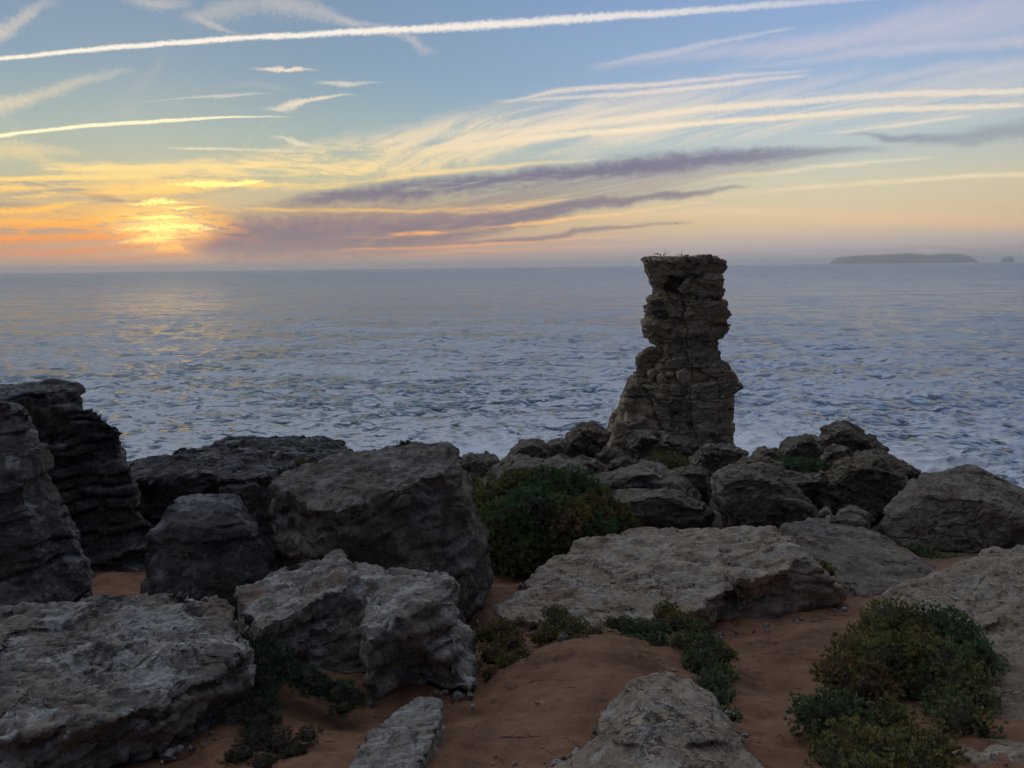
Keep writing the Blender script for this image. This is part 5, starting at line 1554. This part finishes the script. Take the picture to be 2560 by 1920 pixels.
def build_plants():
    # round bush in the middle
    L = []
    def lobe(px, py, Y, rx, rz, tint, ry=None):
        L.append((P(px, py, Y), (rx, ry or rx, rz), tint))
    r = np.random.default_rng(8)
    lobe(1370, 1345, 10.8, 0.92, 0.80, 0.6)
    for (px, py, Y, rr_, tint) in [(1240, 1260, 11.0, 0.36, 0.25), (1300, 1225, 11.2, 0.36, 0.3), (1360, 1215, 11.2, 0.34, 0.62), (1425, 1222, 11.1, 0.36, 0.72), (1480, 1258, 11.0, 0.34, 0.5), (1530, 1300, 10.9, 0.30, 0.3), (1552, 1320, 10.8, 0.26, 0.45),
                                   (1330, 1290, 10.4, 0.42, 0.92), (1260, 1320, 10.4, 0.42, 0.55), (1420, 1320, 10.2, 0.40, 0.12), (1480, 1340, 10.2, 0.36, 0.75), (1230, 1380, 10.4, 0.40, 0.6), (1310, 1390, 10.1, 0.42, 0.6), (1400, 1400, 10.1, 0.40, 0.25), (1340, 1250, 10.8, 0.34, 0.72),
                                   (1215, 1300, 10.9, 0.32, 0.35), (1470, 1290, 10.5, 0.34, 0.2)]:
        lobe(px, py, Y, rr_, rr_ * 0.85, tint)
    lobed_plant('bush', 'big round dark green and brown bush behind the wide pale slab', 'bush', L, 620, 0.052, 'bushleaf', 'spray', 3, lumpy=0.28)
    # right cushion plant, bottom right
    L = []
    for (px, py, Y, rr_, tint) in [(2240, 1560, 5.3, 0.20, 0.45), (2190, 1590, 5.15, 0.16, 0.35), (2290, 1575, 5.2, 0.17, 0.35), (2350, 1565, 5.2, 0.18, 0.85), (2400, 1600, 5.0, 0.16, 0.9), (2430, 1640, 4.8, 0.14, 0.8),
                                   (2150, 1630, 4.9, 0.16, 0.25), (2220, 1650, 4.7, 0.20, 0.30), (2300, 1640, 4.75, 0.19, 0.34), (2360, 1660, 4.6, 0.17, 0.55), (2110, 1680, 4.6, 0.15, 0.22), (2160, 1710, 4.45, 0.17, 0.18), (2400, 1710, 4.4, 0.15, 0.42), (2060, 1790, 4.1, 0.15, 0.9), (2110, 1790, 4.1, 0.13, 0.8),
                                   (2300, 1720, 4.5, 0.16, 0.8), (2380, 1770, 4.15, 0.13, 0.6), (2440, 1740, 4.25, 0.10, 0.45), (2410, 1800, 4.0, 0.13, 0.5), (2130, 1860, 3.75, 0.14, 0.38), (2190, 1890, 3.6, 0.14, 0.32), (2250, 1860, 3.75, 0.11, 0.3), (2270, 1920, 3.5, 0.15, 0.42), (2330, 1880, 3.65, 0.12, 0.35), (2100, 1920, 3.55, 0.13, 0.4),
                                   (2230, 1790, 4.1, 0.10, 0.5), (2190, 1960, 3.35, 0.14, 0.4), (2340, 1930, 3.5, 0.10, 0.4)]:
        lobe(px, py + 14, Y * (0.965 if py < 1780 else 0.93), rr_ * 1.1, rr_ * 0.9, tint)
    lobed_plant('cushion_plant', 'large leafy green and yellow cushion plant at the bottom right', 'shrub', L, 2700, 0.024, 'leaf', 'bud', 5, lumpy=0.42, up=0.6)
    # plants along the near edge of the wide slab
    def patch(name, label, spots, seed, mat='leaf', kind='bud', size=0.023, dens=2600, cat='shrub', lift=0.0, zr=0.6):
        L.clear()
        for (px, py, Y, rr_, tint) in spots:
            q = P(px, py, Y * (0.975 if Y < 8 else 1.0))
            rr_ = rr_ * (0.92 if Y < 8 else 1.15)
            L.append((q + np.array([0, 0, lift]), (rr_, rr_, rr_ * zr), tint))
        lobed_plant(name, label, cat, list(L), dens, size, mat, kind, seed, lumpy=0.35, up=0.5)
    patch('creeping_plant', 'brownish green creeping cushion at the left tip of the wide slab', [(1215, 1590, 5.9, 0.11, 0.3), (1250, 1575, 6.0, 0.12, 0.28), (1275, 1610, 5.7, 0.12, 0.2), (1230, 1640, 5.45, 0.12, 0.25), (1270, 1660, 5.3, 0.10, 0.3), (1300, 1640, 5.4, 0.08, 0.2), (1335, 1668, 5.2, 0.07, 0.35), (1350, 1650, 5.3, 0.05, 0.2), (1225, 1690, 5.1, 0.07, 0.1)], 11)
    patch('creeping_plant', 'green creeping cushion on the sand below the middle of the wide slab', [(1385, 1535, 6.15, 0.10, 0.55), (1400, 1560, 6.0, 0.13, 0.55), (1440, 1575, 5.85, 0.13, 0.35), (1375, 1590, 5.75, 0.10, 0.3), (1420, 1605, 5.65, 0.11, 0.25), (1460, 1610, 5.6, 0.10, 0.3), (1490, 1590, 5.75, 0.08, 0.4), (1450, 1630, 5.5, 0.08, 0.2), (1345, 1600, 5.7, 0.07, 0.25)], 12)
    patch('creeping_plant', 'blue-green leafy cushion right of the green one, below the wide slab', [(1560, 1565, 5.85, 0.10, 0.75), (1600, 1580, 5.75, 0.13, 0.95), (1640, 1575, 5.75, 0.12, 1.0), (1640, 1605, 5.55, 0.10, 0.95), (1590, 1610, 5.55, 0.09, 0.85), (1530, 1560, 5.9, 0.07, 0.4)], 13)
    patch('trailing_plant', 'dark trailing plant hanging down the sandy mound right of the blue-green cushion', [(1670, 1530, 6.1, 0.11, 0.55), (1700, 1560, 5.85, 0.13, 0.3), (1740, 1580, 5.7, 0.13, 0.5), (1710, 1610, 5.5, 0.12, 0.6), (1770, 1620, 5.4, 0.14, 0.6), (1800, 1640, 5.3, 0.13, 0.45), (1750, 1660, 5.15, 0.14, 0.72), (1810, 1690, 5.0, 0.10, 0.6), (1780, 1710, 4.8, 0.12, 0.8), (1800, 1750, 4.55, 0.10, 0.85), (1820, 1790, 4.3, 0.07, 0.85), (1660, 1545, 6.0, 0.08, 0.3)], 14)
    patch('creeping_plant', 'feathery dark creeper in the gap between the corner slab and the two-lobed slab', [(648, 1625, 4.75, 0.09, 0.8), (665, 1660, 4.6, 0.11, 0.8), (690, 1640, 4.7, 0.10, 0.7), (660, 1710, 4.4, 0.11, 0.75), (720, 1680, 4.6, 0.10, 0.8), (760, 1700, 4.5, 0.10, 0.8), (800, 1720, 4.45, 0.10, 0.85), (845, 1735, 4.4, 0.10, 0.8), (890, 1750, 4.35, 0.07, 0.7), (655, 1760, 4.15, 0.10, 0.7), (650, 1810, 3.95, 0.10, 0.6), (860, 1770, 4.25, 0.07, 0.5)], 15, mat='creep', kind='frond', size=0.034, dens=1500)
    patch('creeping_plant', 'low dry creeper with brown stems at the bottom edge beside the corner slab', [(640, 1850, 3.75, 0.09, 0.45), (690, 1860, 3.7, 0.09, 0.2), (740, 1880, 3.62, 0.08, 0.2), (600, 1890, 3.55, 0.09, 0.3), (660, 1910, 3.5, 0.09, 0.15), (770, 1840, 3.8, 0.06, 0.3)], 16, mat='creep', kind='frond', size=0.028, dens=1300)
    # small far plants
    patch('shrub', 'dark green plant in the hollow below the squarish boulder', [(1970, 1168, 19, 0.35, 0.85), (2010, 1172, 18.7, 0.4, 0.8), (2045, 1172, 18.7, 0.32, 0.75)], 17, mat='bushleaf', kind='spray', size=0.06, dens=420, zr=0.5)
    patch('shrub', 'low brown plant in front of the slanting boulder by the stack', [(1640, 1165, 21, 0.38, 0.15), (1675, 1158, 21.5, 0.42, 0.2), (1700, 1168, 21, 0.28, 0.12)], 18, mat='bushleaf', kind='spray', size=0.06, dens=420, zr=0.6)
    patch('shrub', 'small yellowish tuft in the crack of the long flat slab', [(752, 1160, 14.2, 0.10, 0.25), (765, 1166, 14.0, 0.07, 0.4)], 19, mat='leaf', kind='spray', size=0.045, dens=1200)
    patch('shrub', 'small green tuft in the cleft right of the wide slab', [(2055, 1418, 8.3, 0.08, 0.4), (2075, 1432, 8.15, 0.06, 0.5)], 20, mat='leaf', kind='spray', size=0.03, dens=2500)
    patch('shrub', 'low green growth under the overhang of the massive brown boulder', [(2330, 1400, 11.9, 0.2, 0.7), (2390, 1415, 11.6, 0.22, 0.75), (2290, 1375, 12.2, 0.15, 0.6)], 21, mat='bushleaf', kind='spray', size=0.04, dens=900, zr=0.5)
    patch('shrub', 'small olive plant between the huge central boulder and the round bush', [(1180, 1208, 13.5, 0.14, 0.35), (1192, 1226, 13, 0.14, 0.3)], 22, mat='leaf', kind='spray', size=0.045, dens=900)

    # grass blades in the cushion plant
    def blades(name, label, paths, w, mat):
        c = np.array(paths[0][0])
        root = empty(name, tuple(c), label, 'grass')
        for path in paths:
            V, Fs = [], []
            n = 14
            q = [np.array(p_, float) for p_ in path]
            for i in range(n + 1):
                t_ = i / n
                if len(q) == 3:
                    p_ = (1 - t_) ** 2 * q[0] + 2 * t_ * (1 - t_) * q[1] + t_ ** 2 * q[2]
                else:
                    p_ = (1 - t_) * q[0] + t_ * q[1]
                ww = w * (1 - t_ * 0.85)
                s_ = np.array([0.3, 0.2, 1.0]) * ww
                V += [tuple(p_ - s_), tuple(p_ + s_ + np.array([0, -0.3 * ww, 0])), tuple(p_ + np.array([0, ww * 0.8, 0]))]
            for i in range(n):
                for j in range(3):
                    j2 = (j + 1) % 3
                    Fs.append((i * 3 + j, i * 3 + j2, i * 3 + 3 + j2, i * 3 + 3 + j))
            me = bpy.data.meshes.new('blade')
            me.from_pydata(V, [], Fs)
            child('blade', me, M[mat], root)
    g0 = lambda x, y: (1860 + 0.3375 * x, 1360 + 0.3375 * y)
    def bl(a, m_, b_, Y):
        return [P(*g0(*a), Y), P(*g0(*m_), Y - 0.12), P(*g0(*b_), Y - 0.15)]
    blades('grass_tuft', 'few long pale grass blades arching out of the large cushion plant', [
        bl((1440, 1160), (1290, 880), (920, 1060), 4.15), bl((1470, 1100), (1380, 940), (1100, 930), 4.2), bl((1440, 1180), (1380, 1090), (1290, 990), 4.12),
        bl((1000, 800), (880, 760), (865, 900), 4.4), bl((1420, 1180), (1180, 1190), (1150, 1270), 4.05), bl((1430, 1180), (1390, 1170), (1320, 1130), 4.1), bl((1410, 1320), (1240, 1310), (1160, 1450), 3.95),
        bl((1440, 1330), (1350, 1300), (1180, 1350), 3.95), bl((1210, 1400), (1205, 1330), (1240, 1290), 3.9), bl((1080, 1290), (960, 1240), (850, 1310), 3.95), bl((1030, 1340), (950, 1310), (870, 1340), 3.9), bl((1120, 1390), (1040, 1360), (1000, 1430), 3.85),
        bl((1710, 980), (1700, 880), (1700, 820), 4.5), bl((1430, 1000), (1400, 920), (1390, 830), 4.4)]
        + [bl((a_, b_), (a_ + da_ * 0.5, b_ - 60), (a_ + da_, b_ - 60 - db_), Y_) for a_, b_, da_, db_, Y_ in [(1200, 700, -60, 60, 4.7), (1500, 800, 70, 90, 4.5), (1250, 1350, -90, 40, 3.95), (1380, 1400, 80, 30, 3.9), (900, 1100, -70, 50, 4.2), (1600, 900, 40, 80, 4.5), (760, 1250, -60, 40, 4.0), (1180, 1480, -50, 70, 3.75), (1550, 1250, 60, 60, 4.1)]], 0.0028, 'straw')

    # loose twigs on the sand
    z8 = lambda x, y: (1200 + 0.3616 * x, 1320 + 0.3616 * y)
    tw = [('bare pale twig on the sandy mound below the left creeping cushion', [z8(120, 1075), z8(230, 1055), z8(330, 1030)]),
          ('thin curved pale twig under the green creeping cushion', [z8(555, 965), z8(600, 945), z8(640, 895)]),
          ('dark thin twig lying flat on the open sand', [z8(140, 1470), z8(280, 1472), z8(420, 1462)]),
          ('dry twig stuck out of the sand on the right-hand path', [(2030, 1560), (2065, 1552), (2130, 1562)])]
    for lab, path in tw:
        V, Fs = [], []
        q = [gz(*p_) + np.array([0, 0, 0.02]) for p_ in path]
        V, Fs = tube(V, Fs, q, [0.004, 0.0035, 0.0015])
        m_ = (q[0] + q[1]) / 2
        V, Fs = tube(V, Fs, [m_, m_ + (q[1] - q[0]) * 0.3 + np.array([0.01, 0.03, 0.015])], [0.0025, 0.001])
        me = bpy.data.meshes.new('twig')
        me.from_pydata(V, [], Fs)
        obj('twig', me, M['twig'], label=lab, cat='twig')
    # dead stalks on top of the stack
    for lab, px, py, hgt, nb in [('bare spindly dead plant on top of the sea stack', 1657, 645, 1.0, 7), ('smaller dead stalk right of the spindly plant on the stack', 1704, 644, 0.7, 5)]:
        base = P(px, py, 78.5)
        base[2] -= 0.4
        V, Fs = [], []
        rr_ = np.random.default_rng(int(px))
        V, Fs = tube(V, Fs, [base, base + np.array([0.02, 0, 0.5])], [0.05, 0.035])
        for i in range(nb):
            a = rr_.uniform(-1.0, 1.0)
            tip = base + np.array([math.sin(a) * hgt * 1.1, rr_.uniform(-0.3, 0.3), 0.45 + hgt * math.cos(a) * rr_.uniform(0.5, 0.9)])
            mid = base + np.array([math.sin(a) * hgt * 0.4, 0, 0.4 + hgt * 0.35])
            V, Fs = tube(V, Fs, [base + np.array([0.02, 0, 0.3]), mid, tip], [0.03, 0.025, 0.012], 4)
        me = bpy.data.meshes.new('dead_plant')
        me.from_pydata(V, [], Fs)
        obj('dead_plant', me, M['twig'], label=lab, cat='plant')
    # flat stone beside the cushion plant, white scrap on the right rock
    me = rock_mesh('rock', [pts([(2006, 1832, 3.95), (2022, 1826, 3.98), (2036, 1832, 3.95), (2034, 1890, 3.72), (2018, 1882, 3.75), (2004, 1850, 3.88), (2010, 1840, 4.05), (2036, 1850, 4.02), (2030, 1890, 3.8)])], 0.007, S=0.1, seed=90, rnd=0, big=0.006, strata=0.003, layer=0.03, flake=0.003, flake_scale=0.1, fine=0.001)
    obj('rock', me, M['right'], label='small flat pinkish stone leaning against the large cushion plant', cat='rock')


def build_litter():
    r = np.random.default_rng(33)
    V, Fs = [], []
    W, Gs = [], []
    for i in range(620):
        px_, py_ = r.uniform(560, 2520), r.uniform(1380, 1990)
        q = gz(px_, py_)
        if q[1] > 9.5:
            continue
        if i % 3:
            e = 0.004 + 0.016 * r.random() ** 3
            bm = bmesh.new()
            bmesh.ops.create_icosphere(bm, subdivisions=1, radius=1.0)
            off = len(V)
            sc3 = e * r.uniform(0.6, 1.3, 3) * np.array([1.2, 1.0, 0.7])
            for v in bm.verts:
                V.append(tuple(q + np.array(v.co) * sc3 * r.uniform(0.8, 1.15) + np.array([0, 0, e * 0.3 + 0.012])))
            Fs += [tuple(v.index + off for v in f.verts) for f in bm.faces]
            bm.free()
        else:
            a = r.uniform(0, math.pi)
            ln = r.uniform(0.03, 0.14)
            d = np.array([math.cos(a), math.sin(a) * 0.8, -0.28 * math.sin(a) * 0.8]) * ln
            b0 = q + np.array([0, 0, 0.02])
            W, Gs = tube(W, Gs, [b0 - d / 2, b0 + r.normal(size=3) * 0.008, b0 + d / 2], [0.0022, 0.002, 0.001], 4)
    me = bpy.data.meshes.new('pebbles')
    me.from_pydata(V, [], Fs)
    obj('pebbles', me, M['right'], label='small pebbles and rock chips scattered over the sand', kind='stuff')
    me = bpy.data.meshes.new('plant_litter')
    me.from_pydata(W, [], Gs)
    obj('plant_litter', me, M['stem'], label='bits of dry stalks littering the sand', kind='stuff')


def build_rubble():
    """rock chips gathered where the big rocks meet the sand"""
    r = np.random.default_rng(91)
    V, Fs = [], []
    lines = [[(390, 1905), (520, 1850), (600, 1800)], [(760, 1712), (900, 1705), (1000, 1712), (1090, 1735), (1180, 1742)], [(1165, 1575), (1200, 1535), (1235, 1490)], [(1240, 1560), (1320, 1585), (1420, 1600)],
             [(1700, 1590), (1860, 1575), (1980, 1555), (2110, 1515)], [(1370, 1915), (1470, 1880), (1505, 1845), (1500, 1790)], [(1870, 1860), (1830, 1800), (1800, 1760)], [(900, 1900), (940, 1830), (1000, 1780)], [(1110, 1760), (1100, 1840), (1065, 1915)],
             [(2150, 1515), (2240, 1530)], [(230, 1480), (350, 1490)]]
    for ln in lines:
        for a, b_ in zip(ln[:-1], ln[1:]):
            n = int(math.hypot(b_[0] - a[0], b_[1] - a[1]) / 9) + 2
            for i in range(n):
                u = r.random()
                q = gz(a[0] + (b_[0] - a[0]) * u + r.normal() * 10, a[1] + (b_[1] - a[1]) * u + abs(r.normal()) * 10)
                e = 0.006 + 0.030 * r.random() ** 3
                bm = bmesh.new()
                bmesh.ops.create_icosphere(bm, subdivisions=1, radius=1.0)
                off = len(V)
                sc3 = e * r.uniform(0.5, 1.4, 3)
                for v in bm.verts:
                    V.append(tuple(q + np.array(v.co) * sc3 * r.uniform(0.75, 1.2) + np.array([0, 0, e * 0.2 + 0.01])))
                Fs += [tuple(v.index + off for v in f.verts) for f in bm.faces]
                bm.free()
    me = bpy.data.meshes.new('rubble')
    me.from_pydata(V, [], Fs)
    obj('rubble', me, M['near'], label='small rock chips gathered along the foot of the big rocks', kind='stuff')


def build_scrap(dg):
    d = Vector(ray(2388, 1500)).normalized()
    hit, loc, nor, _, ob, _ = sc.ray_cast(dg, Vector((0, 0, EYE)), d)
    if not hit:
        return
    bm = bmesh.new()
    shape = [(-0.085, 0.035), (-0.06, 0.045), (-0.01, 0.035), (0.03, 0.02), (0.06, -0.015), (0.075, -0.05), (0.045, -0.045), (0.02, -0.01), (-0.03, 0.012)]
    up_ = Vector(nor)
    xax = Vector((1, 0, 0)) - up_ * up_.x
    xax.normalize()
    yax = up_.cross(xax)
    lo = [bm.verts.new(loc + xax * a + yax * b_ + up_ * 0.002) for a, b_ in shape]
    hi = [bm.verts.new(loc + xax * a * 0.9 + yax * b_ * 0.9 + up_ * (0.014 + 0.006 * math.sin(a * 60))) for a, b_ in shape]
    n = len(shape)
    for i in range(n):
        bm.faces.new((lo[i], lo[(i + 1) % n], hi[(i + 1) % n], hi[i]))
    bm.faces.new(hi)
    bm.faces.new(lo[::-1])
    bmesh.ops.recalc_face_normals(bm, faces=bm.faces)
    me = bpy.data.meshes.new('feather')
    bm.to_mesh(me)
    bm.free()
    obj('feather', me, M['white'], label='small white feather lying on the broad tan rock', cat='feather')


def build_haze():
    bm = bmesh.new()
    x0, x1, y0, y1, z0, z1 = -40000, 40000, -4000, 32000, -56.0, 140.0
    bmesh.ops.create_cube(bm, size=1.0, matrix=Matrix.Translation(((x0 + x1) / 2, (y0 + y1) / 2, (z0 + z1) / 2)) @ Matrix.Diagonal((x1 - x0, y1 - y0, z1 - z0, 1)))
    me = bpy.data.meshes.new('haze')
    bm.to_mesh(me)
    bm.free()
    m_ = bpy.data.materials.new('haze_air')
    m_.use_nodes = True
    nt = m_.node_tree
    for nd in list(nt.nodes):
        if nd.type == 'BSDF_PRINCIPLED':
            nt.nodes.remove(nd)
    out = next(nd for nd in nt.nodes if nd.type == 'OUTPUT_MATERIAL')
    pv = nt.nodes.new('ShaderNodeVolumePrincipled')
    pv.inputs['Color'].default_value = (1.0, 0.97, 0.95, 1)
    pv.inputs['Density'].default_value = 0.78e-4
    pv.inputs['Anisotropy'].default_value = 0.75
    nt.links.new(pv.outputs[0], out.inputs['Volume'])
    o = obj('haze', me, m_, label='thin pale sea haze in the air', kind='stuff')


build_sea()
build_ground()
build_rocks()
build_stack()
build_far()
build_plants()
build_litter()
build_rubble()
build_haze()
bpy.context.view_layer.update()
hz = bpy.data.objects['haze']
hz.hide_viewport = True                      # so that the probe for the feather meets the rock
bpy.context.view_layer.update()
build_scrap(bpy.context.evaluated_depsgraph_get())
hz.hide_viewport = False
bpy.context.view_layer.update()
